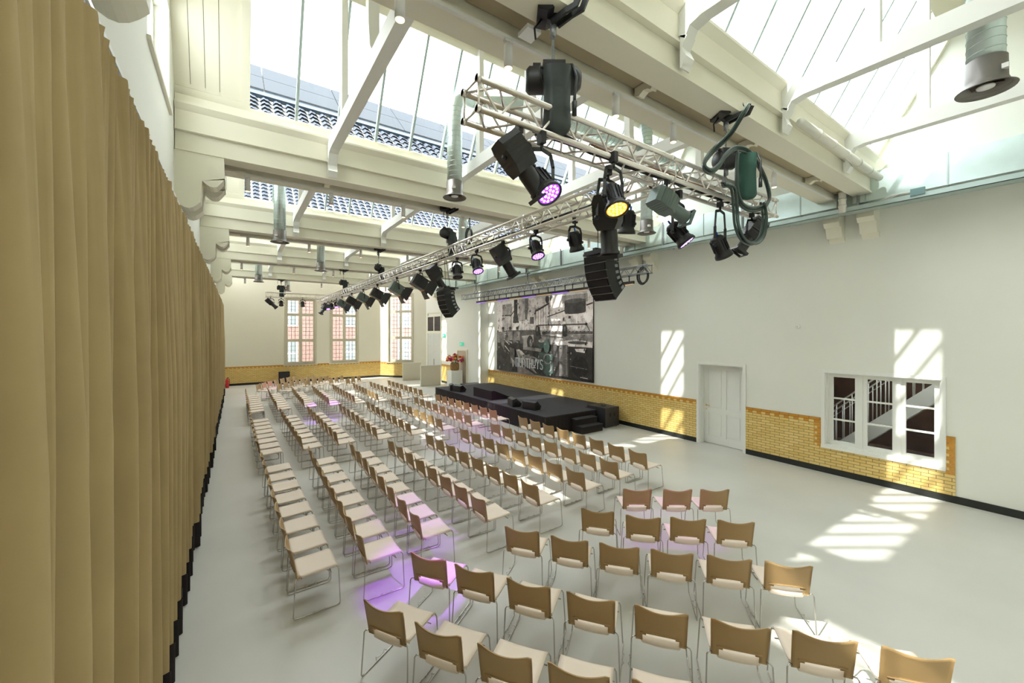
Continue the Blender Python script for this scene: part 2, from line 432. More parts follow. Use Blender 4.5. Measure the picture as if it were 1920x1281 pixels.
for i, Y0 in enumerate(BAYS[1:] ):
    Yp = BAYS[i]
    for j, x in enumerate(TIEX):
        t = thing('tie_beam', 'white timber tie beam with posts, %s from the left, bay %s from the camera' % (['first','second','third','fourth'][j], ['nearest','second','third','fourth','fifth'][i]), 'beam', (x, Y0, 6.9), 0, 'tie beams under the roof lights')
        a = Yp+.93-Y0
        s = MB(); s.prism([(a-.0, -.32), (a+.0, 0), (-.03, 0), (-.03, -.32), (-.10, -.38), (-.16, -.27), (-.30, -.24), (a+.3, -.24), (a+.16, -.27), (a+.1, -.38)], 'x', -.08, .08)
        s.build('tie', WHITE, t)
        s = MB(); s.prism([(-.045, -.32), (-.045, -.68), (-.06, -.68), (-.12, -.58), (-.07, -.46), (-.13, -.36)], 'x', -.08, .08); s.build('bracket', WHITE, t)
        MB().box(-.05, .05, -1.12, -.97, 0, 2.15).build('post', WHITE, t)
        zt = roofz(Y0-2.75, Y0, Yp)-6.9-.12
        s = MB(); s.prism([(-2.98, 0), (-2.52, 0), (-2.62, .12), (-2.68, .45), (-2.68, zt-.12), (-2.82, zt-.12), (-2.82, .45), (-2.88, .12)], 'x', -.07, .07)
        s.build('king_post', WHITE, t)

# added boxes, out of view above the glazing, blocking part of the sun
for Y0, nm in ((2.66, 'nearest'), (8.21, 'second')):
    t = thing('roof_sun_blocker', 'added grey sun-blocking box, out of view above the %s roof light' % nm, 'sun blocker', (6.55, Y0-.6, 10.0), 0, 'added rooftop sun blockers')
    MB().box(-.12, .12, -1.0, .75, -.65, 1.15).build('blocker_box', GREY, t)
    s = MB()
    for yy in (-.9, ): s.tube([(0, yy, -.65), (0, yy, .05-.3)], .04)
    s.tube([(0, -.9, .02), (0, -.9, -.0)], .05)
    s.build('leg', GREY, t)

# ------------------------------------------------------------------ track spots
def make_track(i, Y0, xs):
    y = Y0+.61
    rail = MB().box(XL+.9, XR-.9, y-.02, y+.02, 6.165, 6.199).build('light_track', WHITE)
    tag(rail, 'white lighting track under the %s twin beam' % ['rear','nearest','second','third','fourth','fifth'][i], 'light track')
    for k, x in enumerate(xs):
        t = thing('track_spotlight', 'white cylindrical track spotlight, %s from the left under the %s beam' % (['first','second','third','fourth','fifth','sixth','seventh'][k], ['rear','nearest','second','third','fourth','fifth'][i]), 'spotlight', (x, y, 6.165), 0, 'track spotlights')
        global TS
        if TS is None:
            TS = (MB().lathe([(0,-.27),(.036,-.27),(.043,-.28),(.043,-.05),(.03,-.03),(0,-.03)], 16).mesh('housing', GASKET),
                  MB().disc(0, 0, -.2815, .036).mesh('lens', WARM), MB().cbox(0, 0, -.015, .09, .035, .03).mesh('adapter', GASKET))
        for me, n in zip(TS, ('housing', 'lens', 'adapter')): inst(me, n, t)
TS = None
make_track(1, BAYS[1], [1.12, 2.2, 3.75, 4.9, 7.9])
make_track(2, BAYS[2], [-.02+.2, 1.6, 3.1, 4.6, 6.1, 8.9])
make_track(3, BAYS[3], [.3, 1.95, 3.55, 5.2, 7.2, 9.2])
make_track(4, BAYS[4], [.2, 2.1, 3.7, 5.4, 7.3])
make_track(5, BAYS[5], [.4, 2.3, 4.1, 5.9, 7.8])

# ------------------------------------------------------------------ windows, doors
def leaded(name, label, a0, a1, z0, z1, boxf, quadf, deep=.12):
    t = bpy.data.objects.new(name, None); C.objects.link(t); tag(t, label, 'window', None, 'structure')
    f = MB(); mid = (a0+a1)/2; rails = [z0, z0+(z1-z0)*.36, z0+(z1-z0)*.75, z1]
    boxf(f, a0, a0+.13, deep-.04, deep+.06, z0, z1); boxf(f, a1-.13, a1, deep-.04, deep+.06, z0, z1)
    boxf(f, mid-.10, mid+.10, deep-.05, deep+.06, z0, z1)
    for k, z in enumerate(rails):
        h = .09; zz = min(max(z, z0+h), z1-h)
        boxf(f, a0+.13, a1-.13, deep-.045, deep+.06, zz-h, zz+h)
    # architrave and sill
    boxf(f, a0-.09, a0, -.03, .02, z0, z1+.09); boxf(f, a1, a1+.09, -.03, .02, z0, z1+.09); boxf(f, a0, a1, -.03, .02, z1, z1+.09)
    boxf(f, a0-.14, a1+.14, -.09, deep, z0-.07, z0)
    f.build('frame', mat('window_paint', (.60,.56,.44), .5) if 'window_paint' not in bpy.data.materials else bpy.data.materials['window_paint'], t)
    lead = MB()
    for (b0, b1) in ((a0+.13, mid-.10), (mid+.10, a1-.13)):
        for k in range(3):
            r0, r1 = rails[k]+.09, rails[k+1]-.09
            nrow = [3, 4, 2][k]+1
            for c in range(1, 3): x = b0+(b1-b0)*c/3; boxf(lead, x-.012, x+.012, deep-.01, deep+.01, r0, r1)
            for c in range(1, nrow+1): z = r0+(r1-r0)*c/(nrow+1); boxf(lead, b0, b1, deep-.01, deep+.01, z-.011, z+.011)
    lead.build('glazing_bars', mat('lead_bars', (.12,.11,.10), .5) if 'lead_bars' not in bpy.data.materials else bpy.data.materials['lead_bars'], t)
    g = MB(); quadf(g, a0, a1, deep+.005, z0, z1); g.build('glass', GLASS, t)
def fb(mb, a0, a1, o0, o1, z0, z1): mb.box(a0, a1, YF+o0, YF+o1, z0, z1)
def fq(mb, a0, a1, o, z0, z1): mb.add([(a0, YF+o, z0), (a1, YF+o, z0), (a1, YF+o, z1), (a0, YF+o, z1)], [(0,1,2,3)])
leaded('window_20', 'left tall leaded window in the far wall', *WF[0], fb, fq)
leaded('window_21', 'right tall leaded window in the far wall', *WF[1], fb, fq)
def aq(mb, a0, a1, o, z0, z1):
    mb.add([tuple(angM(a, o, z) @ Vector((0,0,0))) for a, z in ((a0, z0), (a1, z0), (a1, z1), (a0, z1))], [(0,1,2,3)])
leaded('window_22', 'tall leaded window in the angled corner wall', *W3, abox, aq)

# internal window in the right wall
t = bpy.data.objects.new('window_30', None); C.objects.link(t); tag(t, 'white three-light internal window looking onto a staircase', 'window', None, 'structure')
f = MB(); ya, yb, za, zb = 1.76, 3.66, .66, 2.36
f.box(XR-.03, XR+.0, ya-.07, ya, za-.06, zb+.07); f.box(XR-.03, XR+.0, yb, yb+.07, za-.06, zb+.07); f.box(XR-.03, XR, ya, yb, zb, zb+.07); f.box(XR-.05, XR, ya-.07, yb+.07, za-.07, za)
f.box(XR, XR+.2, ya-.0, ya+.02, za, zb); f.box(XR, XR+.2, yb-.02, yb, za, zb); f.box(XR, XR+.2, ya+.02, yb-.02, zb-.02, zb); f.box(XR, XR+.2, ya+.02, yb-.02, za, za+.02)
lights = [(1.80, 2.37), (2.43, 3.00), (3.06, 3.62)]
for a, b in ((ya+.02, 1.80), (2.37, 2.43), (3.00, 3.06), (3.62, yb-.02)): f.box(XR+.10, XR+.22, a, b, za+.02, zb-.02)
f.build('frame', WHITE, t)
for a, b in lights:
    c = MB(); X = XR+.12
    c.box(X, X+.06, a, a+.075, za+.02, zb-.02); c.box(X, X+.06, b-.075, b, za+.02, zb-.02); c.box(X, X+.06, a+.075, b-.075, za+.02, za+.11); c.box(X, X+.06, a+.075, b-.075, zb-.10, zb-.02)
    for q in (1, 2): z = za+.11+(zb-.10-za-.11)*q/3; c.box(X+.01, X+.05, a+.075, b-.075, z-.018, z+.018)
    co = c.build('casement', WHITE, t)
    MB().add([(X+.03, a, za), (X+.03, b, za), (X+.03, b, zb), (X+.03, a, zb)], [(0,1,2,3)]).build('glass', GLASS, co)

# staircase room behind it
m = MB(); m.box(15.6, 15.8, -4.5, 8.5, 0, 4.2); m.box(XO, 15.8, 8.3, 8.5, 0, 4.2); m.box(XO, 15.8, -4.7, -4.5, 0, 4.2); m.box(XO, 15.8, -4.5, 1.0, 4.2, 4.3); m.box(XO, 15.8, 2.6, 8.5, 4.2, 4.3)
struct('wall_stairwell', m, WOODD, 'dark brown walls of the stair room behind the window')
struct('floor', MB().box(XO, 15.6, -4.5, 8.3, 0, .012), WOODD, 'dark brown floor of the stair room')
t = thing('staircase', 'white steel staircase with railings behind the internal window', 'staircase', (12.9, 4.30, 0))
SLP = .97
def sz(y): return SZ0+(-y)*SLP
SZ0 = .02
for xx in (0, 1.0):
    s = MB(); s.prism([(0, 0), (0, SZ0), (-3.9, sz(-3.9)), (-3.9, sz(-3.9)-.44), (-.45, 0)], 'x', xx, xx+.03); s.build('stringer', WHITE, t)
s = MB()
for k in range(18): y = -.3-k*.2; s.box(.03, 1.0, y-.13, y+.11, sz(y)-.2, sz(y)-.17)
s.build('treads', mat('stair_tread', (.30,.24,.20), .6), t)
for xx in (.015, 1.015):
    s = MB(); s.tube([(xx, .1, sz(.1)+1.0), (xx, -3.8, sz(-3.8)+1.0)], .02); s.tube([(xx, .1, sz(.1)+.86), (xx, -3.8, sz(-3.8)+.86)], .012)
    for k in range(24): y = .05-k*.16; s.tube([(xx, y, sz(y)-.02), (xx, y, sz(y)+.98)], .013, 6)
    s.build('railing', WHITE, t)

# four-panel door in the right wall
t = bpy.data.objects.new('door_1', None); C.objects.link(t); tag(t, 'white four-panel door in the right wall', 'door', None, 'structure')
f = MB(); a, b, zt = 5.52, 6.79, 2.36
f.box(XR-.03, XR+.0, a-.075, a, 0, zt+.07); f.box(XR-.03, XR+.0, b, b+.075, 0, zt+.07); f.box(XR-.03, XR, a, b, zt, zt+.07)
f.box(XR, XR+.28, a, a+.02, 0, zt); f.box(XR, XR+.28, b-.02, b, 0, zt); f.box(XR, XR+.28, a+.02, b-.02, zt-.02, zt)
f.build('frame', WHITE, t)
s = MB(); X = XR+.22; s.box(X+.02, X+.05, a+.02, b-.02, .01, zt-.02)
cs = [a+.02, a+.16, (a+b)/2-.055, (a+b)/2+.055, b-.16, b-.02]
for k in (0, 2, 4): s.box(X, X+.02, cs[k], cs[k+1], .01, zt-.02)
for (c0, c1) in ((cs[1], cs[2]), (cs[3], cs[4])):
    for z0, z1 in ((.01, .22), (.92, 1.06), (zt-.16, zt-.02)): s.box(X, X+.02, c0, c1, z0, z1)
    for z0, z1 in ((.27, .87), (1.11, zt-.21)): s.box(X+.008, X+.02, c0+.045, c1-.045, z0, z1)
leaf = s.build('leaf', WHITE, t)
s = MB(); yh = b-.10; s.tube([(X, yh, 1.13), (X-.05, yh, 1.13), (X-.05, yh-.12, 1.13)], .011); s.tube([(X, yh, 1.13), (X-.008, yh, 1.13)], .028, 12); s.tube([(X, yh, 1.02), (X-.006, yh, 1.02)], .014, 10)
s.build('handle', BRASS, leaf)

# tall louvred double door in the far right corner
t = bpy.data.objects.new('door_2', None); C.objects.link(t); tag(t, 'tall white double door with louvres above, far right corner', 'door', None, 'structure')
a, b = 24.75, 27.1; X = 11.3
DW = mat('door_grey_white', (.70,.71,.66), .5)
f = MB(); f.box(X-.05, X, a, a+.1, 0, 4.75); f.box(X-.05, X, b-.1, b, 0, 4.75); f.box(X-.05, X, a+.1, b-.1, 4.65, 4.75); f.box(X-.05, X, a+.1, b-.1, 4.40, 4.47); f.box(X-.05, X, a+.1, b-.1, 3.25, 3.42); f.box(X-.05, X, (a+b)/2-.06, (a+b)/2+.06, 3.42, 4.4)
f.build('frame', CREAM, t)
for c0, c1 in ((a+.1, (a+b)/2-.01), ((a+b)/2+.01, b-.1)):
    s = MB(); s.box(X-.03, X, c0, c1, .01, 3.25)
    for k in range(1, 4): y = c0+(c1-c0)*k/4; s.box(X-.036, X-.03, y-.006, y+.006, .3, 3.1)
    s.box(X-.04, X-.03, c0, c1, 2.45, 2.55); s.build('leaf', DW, t)
MB().tube([(X-.09, (a+b)/2-.1, .95), (X-.09, (a+b)/2-.1, 1.5)], .014).build('handle', BLACK, t)
lv = MB(); lv.box(X-.012, X-.002, a+.1, b-.1, 3.42, 4.4)
for k in range(11): z = 3.46+k*.085; lv.prism([(X-.045, z), (X-.015, z+.045), (X-.015, z+.055), (X-.045, z+.01)], 'y', a+.12, b-.12)
lv.build('louvres', mat('dark_louvre', (.06,.04,.035), .6), t)
# small grey door by the plinth
t = bpy.data.objects.new('door_3', None); C.objects.link(t); tag(t, 'plain beige door behind the flower plinth', 'door', None, 'structure')
MB().box(X-.02, X, 21.2, 22.35, 0, 2.2).build('leaf', mat('beige_door', (.55,.47,.36), .6), t)
f = MB(); f.box(X-.05, X, 21.1, 21.2, 0, 2.3); f.box(X-.05, X, 22.35, 22.45, 0, 2.3); f.box(X-.05, X, 21.2, 22.35, 2.2, 2.3); f.build('frame', CREAM, t)

# ------------------------------------------------------------------ outside the far windows
t = thing('brick_building', 'pink brick building with white windows outside the far windows', 'building', (0, 36, 0))
MB().box(-6, 20, 0, .5, -1, 11).build('wall', BRKOUT, t)
for k in range(9):
    for zz in (.6, 3.8, 7.2):
        x = -4+2.3*k; s = MB(); s.box(x, x+1.15, -.06, 0, zz, zz+2.1)
        fo = s.build('window', WHITE, t)
        p = MB()
        for q in (0, 1):
            for r_ in (0, 1): p.box(x+.1+q*.5, x+.53+q*.5, -.075, -.06, zz+.12+r_*1.0, zz+1.0+r_*1.0)
        p.build('pane', mat('outside_pane', (.27,.31,.32), .3) if 'outside_pane' not in bpy.data.materials else bpy.data.materials['outside_pane'], fo)
struct('floor', MB().box(-10, 25, 31, 50, -.3, -.05), mat('paving', (.4,.38,.33), .9), 'paving outside the far windows')
for k, (x, y, nm) in enumerate(((13.4, 12.0, 'left'), (15.4, 12.6, 'right'))):
    t = thing('brick_chimney', '%s brick chimney seen through the nearest roof glass' % nm, 'chimney', (x, y, 0))
    MB().box(-.5, .5, -.5, .5, 0, 12.2).build('stack', mat('chimney_brick_%s' % nm, (.42,.33,.32), .9, noise=(9, .25)), t)

# ------------------------------------------------------------------ curtains
def curtain(y0, y1, label, seed):
    t = thing('curtain', label, 'curtain', (-.6, y0, 0), 0, 'beige stage curtains along the left wall')
    rnd = random.Random(seed); ph = [rnd.uniform(0, 6) for _ in range(6)]
    L = y1-y0; per = .118; n = int(L/per)
    am = [rnd.uniform(.6, 1.3) for _ in range(n+3)]
    def nz(x, k):     # smooth value noise
        i = math.floor(x); f = x-i; f = f*f*(3-2*f)
        h = lambda j: math.sin((j*127.1+k*311.7+seed*17.3))*43758.5453 % 1
        return h(i)*(1-f)+h(i+1)*f
    def prof(s, z):
        q = s/per; k = int(q); fr = q-k
        a = am[k]*(1-fr)+am[min(k+1, n+2)]*fr
        low = min(1, max(0, (4.85-z)/2.2)); low = low**.6
        fr2 = q+.35*math.sin(.55*q+ph[0]) % 1
        tri = 1-abs(2*((q+.2) % 1)-1)                      # pinch pleats
        top = .085*a*(tri**.8-.45)
        # folds merge into broader, irregular ones lower down
        w1 = s/.185+.9*nz(s/.5, 1)+.10*z*(nz(s/.9, 2)-.5)
        w2 = s/.36+1.1*nz(s/.8, 3)+.12*z*(nz(s/1.1, 4)-.5)
        f1 = abs(math.sin(PI*w1))**.62; f2 = math.sin(2*PI*w2)
        body = .175*(f1-.6)*(.6+.9*nz(s/.6, 5))+.040*f2
        e = max(0, min(1, s/.14, (L-s)/.14))
        return top*(1-low*.9)+body*(.12+.88*low)*e, s+.018*low*math.sin(2*PI*s/.41+ph[3]+z*.3)
    ns = int(L/.0145)
    zs = [4.85, 4.82, 4.74, 4.6, 4.3, 3.9, 3.4, 2.8, 2.1, 1.4, .8, .37]
    def fn(u, v):
        z = zs[int(round(v*(len(zs)-1)))]; x, s = prof(u*L*.998, z)
        lift = .015*math.sin(u*L*3) if z < .4 else 0
        return (x, s, z+lift)
    MB().grid(ns, len(zs)-1, fn).build('fabric', CURT, t)
    zs2 = [.385, .01]
    def fn2(u, v):
        z = zs2[int(round(v))]; x, s = prof(u*L*.998, .37); return (x+.012, s, z)
    MB().grid(ns, 1, fn2).build('hem', BLACKF, t)
    hk = MB()
    for k in range(0, n, 3): hk.box(-.004, .004, k*per+.05, k*per+.062, 4.80, 4.91)
    hk.build('hooks', GASKET, t)
curtain(-1.2, 3.09, 'beige pleated curtain with black hem nearest the camera', 1)
curtain(3.1, 8.62, 'beige pleated curtain with black hem, second from the camera', 2)
curtain(8.63, 14.15, 'beige pleated curtain with black hem, third from the camera', 3)
curtain(14.16, 19.7, 'beige pleated curtain with black hem, fourth from the camera', 4)
curtain(19.71, 27.5, 'beige pleated curtain with black hem at the far end', 5)
r = MB().box(-.615, -.585, -1.2, 27.6, 4.90, 4.93)
for y in [k*1.2 for k in range(0, 23)]: r.box(XL, -.6, y-.01, y+.01, 4.93, 4.95)
tag(r.build('curtain_rail', GASKET), 'white curtain rail carrying the beige curtains on brackets', 'curtain rail')
t = thing('wall_lamp', 'round white wall lamp high above the curtains', 'wall lamp', (-.66, 3.86, 5.93))
MB().lathe([(0,-.11),(.06,-.105),(.105,-.07),(.125,0),(.125,.2),(0,.2)], 28).build('shade', GASKET, t)
MB().box(-.14, -.1, -.05, .05, .02, .15).build('wall_mount', GASKET, t)

# ------------------------------------------------------------------ stage
SZ = .6
t = thing('stage', 'low black carpeted stage against the brick dado', 'stage', (8.15, 10.0, 0))
s = MB(); poly = [(0,0),(2.3,0),(2.3,.55),(3.28,.55),(3.28,8.6),(0,8.6)]
s.prism(poly, 'z', SZ-.03, SZ); s.build('deck', BLACKC, t)
sk = MB(); q = [(.01,.01),(2.29,.01),(2.29,.56),(3.27,.56),(3.27,8.59),(.01,8.59)]
for i in range(len(q)):
    a, b = q[i], q[(i+1) % len(q)]; L = math.dist(a, b); n = max(2, int(L/.05))
    nx, ny = -(b[1]-a[1])/L, (b[0]-a[0])/L
    sk.grid(n, 1, lambda u, v, a=a, b=b, L=L, nx=nx, ny=ny: (a[0]+(b[0]-a[0])*u+nx*.008*math.sin(u*L*40), a[1]+(b[1]-a[1])*u+ny*.008*math.sin(u*L*40), .002+v*(SZ-.03-.002)))
sk.build('skirt', BLACKF, t)
t = thing('stage_steps', 'black carpeted steps at the near end of the stage', 'steps', (9.25, 9.985, 0))
s = MB(); s.box(0, .95, -.26, 0, .0, .42); s.box(0, .95, -.52, -.26, 0, .22); s.box(0, .95, -.0, 0.0, 0, .4)
s.build('body', BLACKF, t)
s = MB(); s.box(-.01, .96, -.28, 0, .42, .44); s.box(-.01, .96, -.54, -.28+.02, .22, .24); s.build('tread', BLACKC, t)
t = thing('subwoofer', 'large black subwoofer on the floor beside the stage steps', 'speaker', (10.5, 9.62, 0))
s = MB(); s.box(0, .7, 0, .86, .03, .69); s.build('cabinet', mat('black_speaker_paint', (.03,.03,.034), .5), t)
for xx in (.24, .46):
    s = MB(); s.box(xx-.035, xx+.035, -.006, .0, .38, .50); s.build('handle', BLACKF, t)
s = MB()
for a in (.08, .62):
    for b in (.08, .78): s.cbox(a, b, .015, .06, .06, .03)
s.build('foot', BLACKF, t)
s = MB(); s.cbox(.35, .4, .70, .14, .1, .02); s.build('pole_socket', BLACK, t)
def monitor(x, y, rz, label):
    t = thing('stage_monitor', label, 'speaker', (x, y, SZ), rz, 'stage monitors')
    # wedge: grille faces +x and up
    MB().prism([(-.16, 0), (.12, 0), (.20, .10), (-.02, .30), (-.16, .26)], 'y', -.29, .29).build('cabinet', BLACK, t)
    MB().prism([(.115, .02), (.125, .01), (.205, .105), (-.01, .305), (-.02, .295), (.195, .105)], 'y', -.26, .26).build('grille', mat('grille_black', (.03,.03,.035), .7) if 'grille_black' not in bpy.data.materials else bpy.data.materials['grille_black'], t)
    for s_ in (-1, 1): MB().cbox(-.02, s_*.292, .14, .1, .006, .05).build('handle', BLACKF, t)
monitor(8.5, 16.7, R(12), 'black wedge monitor at the far front edge of the stage')
monitor(8.45, 17.25, R(-20), 'small black wedge monitor behind another at the far stage edge')
monitor(8.62, 11.35, R(14), 'black wedge monitor nearest the camera on the stage edge')
monitor(8.50, 12.25, R(-16), 'black wedge monitor just beyond the nearest one on the stage')
t = thing('stage_wedge', 'big black wedge-shaped box in the middle of the stage edge', 'box', (8.42, 14.45, SZ))
MB().prism([(0, 0), (.95, 0), (.95, .02), (.12, .36), (0, .36)], 'y', -.75, .75).build('body', BLACKF, t)
MB().prism([(.12, .362), (.95, .022), (.95, .03), (.12, .372), (0, .372), (0, .362)], 'y', -.75, .75).build('top', BLACKC, t)
t = thing('floor_case', 'flat black case on the floor behind the far end of the stage', 'case', (10.6, 18.85, 0))
MB().box(-.6, .6, 0, .6, 0, .5).build('body', BLACK, t); MB().box(-.62, .62, -.02, .62, .5, .56).build('lid', BLACK, t)

# far speaker, extinguisher, partitions, plinth with flowers
t = thing('floor_speaker', 'black box speaker against the far brick wall', 'speaker', (2.58, 29.75, 0))
MB().box(-.3, .3, -.2, .25, 0, .78).build('cabinet', BLACKF, t); MB().box(-.27, .27, -.21, -.2, .04, .74).build('grille', BLACK, t)
t = thing('fire_extinguisher', 'red fire extinguisher at the far end of the curtains', 'fire extinguisher', (-.42, 29.4, 0))
MB().lathe([(0,0),(.085,0),(.09,.03),(.09,.45),(.06,.53),(.025,.56),(0,.56)], 16).build('cylinder', RED, t)
s = MB(); s.tube([(0,0,.56),(0,0,.62)], .02); s.box(-.02,.08,-.012,.012,.6,.63); s.build('valve', BLACK, t)
MB().tube([(.03,0,.58),(.12,0,.5),(.115,0,.25),(.10,0,.12)], .012).build('hose', BLACK, t)
for (x0, x1, y, h, lb) in ((9.45, 10.75, 27.0, 1.2, 'low white partition board near the corner window'), (9.35, 10.66, 23.5, 1.25, 'low white partition board in front of the double door')):
    t = thing('partition_board', lb, 'partition', (x0, y, 0), 0, 'low white partition boards')
    MB().box(0, x1-x0, 0, .10, .0, h).build('panel', mat('white_board', (.74,.70,.58), .6) if 'white_board' not in bpy.data.materials else bpy.data.materials['white_board'], t)
    MB().box(-.01, x1-x0+.01, -.01, .11, h, h+.02).build('top_edge', WHITE, t)
t = thing('plinth', 'white square plinth carrying the flower vase', 'plinth', (10.42, 21.45, 0))
MB().box(0, .72, 0, .62, 0, 1.06).build('body', WHITE, t)
t = thing('flower_vase', 'woven brown vase with pink, orange and red flowers on the plinth', 'flowers', (10.78, 21.76, 1.06))
MB().lathe([(0,0),(.22,0),(.26,.05),(.27,.30),(.24,.44),(.22,.45),(.22,.3),(0,.3)], 20).build('vase', mat('woven_brown', (.30,.17,.06), .6, noise=(18, .4)), t)
fm = {}
for nm, c in (('magenta', (.55,.02,.18)), ('orange', (.85,.25,.03)), ('red', (.65,.02,.03)), ('pink', (.80,.18,.28)), ('yellow', (.85,.50,.05))): fm[nm] = mat('petal_'+nm, c, .7)
rnd = random.Random(3)
for k in range(58):
    th = rnd.uniform(0, 2*PI); rr = rnd.uniform(0, 1)**.6*.50; z = .50+rnd.uniform(0, .55)*(1-.5*rr/.5)
    nm = rnd.choice(['magenta', 'orange', 'red', 'pink', 'yellow', 'orange', 'magenta'])
    s = MB(); c = (rr*math.cos(th), rr*math.sin(th), z); sz = rnd.uniform(.045, .085)
    for q in range(6): a = q*PI/3; s.ball((c[0]+sz*.6*math.cos(a), c[1]+sz*.6*math.sin(a), c[2]+sz*.2*(q % 2)), sz*.62, 6, 4)
    s.ball((c[0], c[1], c[2]+sz*.4), sz*.5, 6, 4)
    s.build('flower', fm[nm], t)
s = MB()
for k in range(30):
    th = rnd.uniform(0, 2*PI); rr = rnd.uniform(.1, .45)
    s.tube([(.05*math.cos(th), .05*math.sin(th), .3), (rr*.6*math.cos(th), rr*.6*math.sin(th), .55), (rr*math.cos(th), rr*math.sin(th), .72+rnd.uniform(0, .25))], .006, 5)
s.build('stems', mat('leaf_green', (.06,.13,.03), .7), t)
for (y, z, X, lb) in ((24.35, 3.12, 11.3, 'green exit sign beside the tall double door'), (21.85, 2.62, 11.3, 'green exit sign above the door behind the flowers')):
    t = thing('exit_sign', lb, 'exit sign', (X, y, z), 0, 'green exit signs')
    MB().box(-.05, 0, -.2, .2, -.1, .1).build('box', GREENS, t)
    s = MB(); s.box(-.056, -.05, .02, .12, -.07, .07); s.prism([(-.15, -.012), (-.06, -.012), (-.06, -.05), (-.01, 0), (-.06, .05), (-.06, .012), (-.15, .012)], 'x', -.056, -.05)
    s.build('pictogram', WHITE, t)
t = thing('smoke_detector', 'small round white detector on the right wall', 'detector', (XR, 4.21, 3.45))
s = MB().lathe([(0,.05),(.03,.05),(.05,.035),(.055,.01),(.055,0)], 20); o = s.build('housing', WHITE, t); o.rotation_euler = (0, -PI/2, 0)
MB().cbox(-.052, 0, 0, .006, .02, .02).build('sensor', GREY, t)

# ------------------------------------------------------------------ poster (old foundry photograph with lettering)
PY0, PY1, PZ0, PZ1 = 18.05, 11.10, 1.35, 4.93       # left edge, right edge
PW, PH = PY0-PY1, PZ1-PZ0
t = thing('wall_poster', 'large sepia factory photograph with white lettering on the right wall', 'poster', (XR, PY0, PZ0))
MB().box(-.05, 0, -PW, 0, 0, PH).build('panel', mat('poster_edge', (.02,.018,.018), .5), t)
def vcmat(name):
    m = bpy.data.materials.new(name); m.use_nodes = True; nt = m.node_tree; b = nt.nodes['Principled BSDF']
    a = nt.nodes.new('ShaderNodeAttribute'); a.attribute_name = 'Col'
    tc = nt.nodes.new('ShaderNodeTexCoord'); n = nt.nodes.new('ShaderNodeTexNoise'); n.inputs['Scale'].default_value = 3.2; n.inputs['Detail'].default_value = 9; n.inputs['Roughness'].default_value = .72
    mp = nt.nodes.new('ShaderNodeMapRange'); mp.inputs['From Min'].default_value = .36; mp.inputs['From Max'].default_value = .64; mp.inputs['To Min'].default_value = .55; mp.inputs['To Max'].default_value = 1.7
    mx = nt.nodes.new('ShaderNodeVectorMath'); mx.operation = 'SCALE'
    nt.links.new(tc.outputs['Object'], n.inputs[0]); nt.links.new(n.outputs[0], mp.inputs[0]); nt.links.new(a.outputs['Color'], mx.inputs[0]); nt.links.new(mp.outputs[0], mx.inputs['Scale'])
    nt.links.new(mx.outputs[0], b.inputs['Base Color']); b.inputs['Roughness'].default_value = .5
    return m
pim = MB(); pcol = []
def pp(pts, g, tint=(1,.92,.88)):
    k = len(pcol); x = -.0505-.00025*k
    vs = [(x, -max(0, min(1, u))*PW, (1-max(0, min(1, v)))*PH) for u, v in pts]
    pim.add(vs, [tuple(range(len(vs)))]); pcol.append([g*c for c in tint])
def rc(u0, v0, u1, v1, g, tint=(1,.92,.88)): pp([(u0,v0),(u1,v0),(u1,v1),(u0,v1)], g, tint)
def ln(pts, wd, g, tint=(1,.92,.88)):
    for (a, b) in zip(pts, pts[1:]):
        d = Vector((b[0]-a[0], (b[1]-a[1])*PH/PW)); L = max(d.length, 1e-6); nx, ny = -d.y/L*wd/2, d.x/L*wd/2*PW/PH
        pp([(a[0]+nx, a[1]+ny), (b[0]+nx, b[1]+ny), (b[0]-nx, b[1]-ny), (a[0]-nx, a[1]-ny)], g, tint)
def el(cu, cv, ru, rv, g, tint=(1,.92,.88), n=14): pp([(cu+ru*math.cos(2*PI*k/n), cv+rv*math.sin(2*PI*k/n)) for k in range(n)], g, tint)
GR = (.55,.9,.8)
rc(0, 0, 1, 1, .6)
rc(0, 0, 1, .42, .95); rc(0, .42, .5, .62, .14); rc(.5, .48, 1, .62, .30); rc(0, .6, 1, 1, .045)
rc(.02, .0, .07, .44, .95); rc(.075, .05, .20, .2, .45); rc(.075, .2, .2, .42, .55)
ln([(.07,.21),(.19,.21),(.26,.10)], .008, .03); rc(.225, 0, .27, .22, .05); pp([(.225,.20),(.27,.20),(.29,.32),(.21,.32)], .06)
rc(.28, 0, .36, .30, .5); rc(.36, .0, .40, .28, .16); rc(.40, .02, .47, .42, .8); pp([(.40,.12),(.47,.12),(.50,.3),(.38,.3)], .62); rc(.415, .25, .46, .34, .12)
rc(.47, 0, .62, .16, .8); pp([(.47,.17),(.62,.08),(.62,.10),(.47,.20)], .05)
for k in range(5): rc(.485+k*.026, .18-.013*k, .503+k*.026, .42, .95)
for k in range(6): ln([(.48+k*.027,.14-.01*k),(.48+k*.027,.40)], .004, .12)
el(.60, .04, .02, .05, .05); el(.64, .03, .015, .04, .05)
for k in range(12): a0 = R(110+k*11); a1 = R(110+(k+1)*11); ln([(.86+.24*math.cos(a0), .22-.35*math.sin(a0)), (.86+.24*math.cos(a1), .22-.35*math.sin(a1))], .016, .5)
ln([(.60,.26),(.80,.18)], .006, .06); rc(.74, .02, .96, .11, .42); rc(.765, .08, .945, .22, .07); el(.855, .09, .09, .025, .14); el(.855, .22, .09, .02, .07)
rc(.80, .26, .82, .29, .08); ln([(.95,.15),(1,.13)], .008, .05); rc(.88, .24, .885, .46, .5)
pp([(.9,.46),(1,.30),(1,.46)], .6)
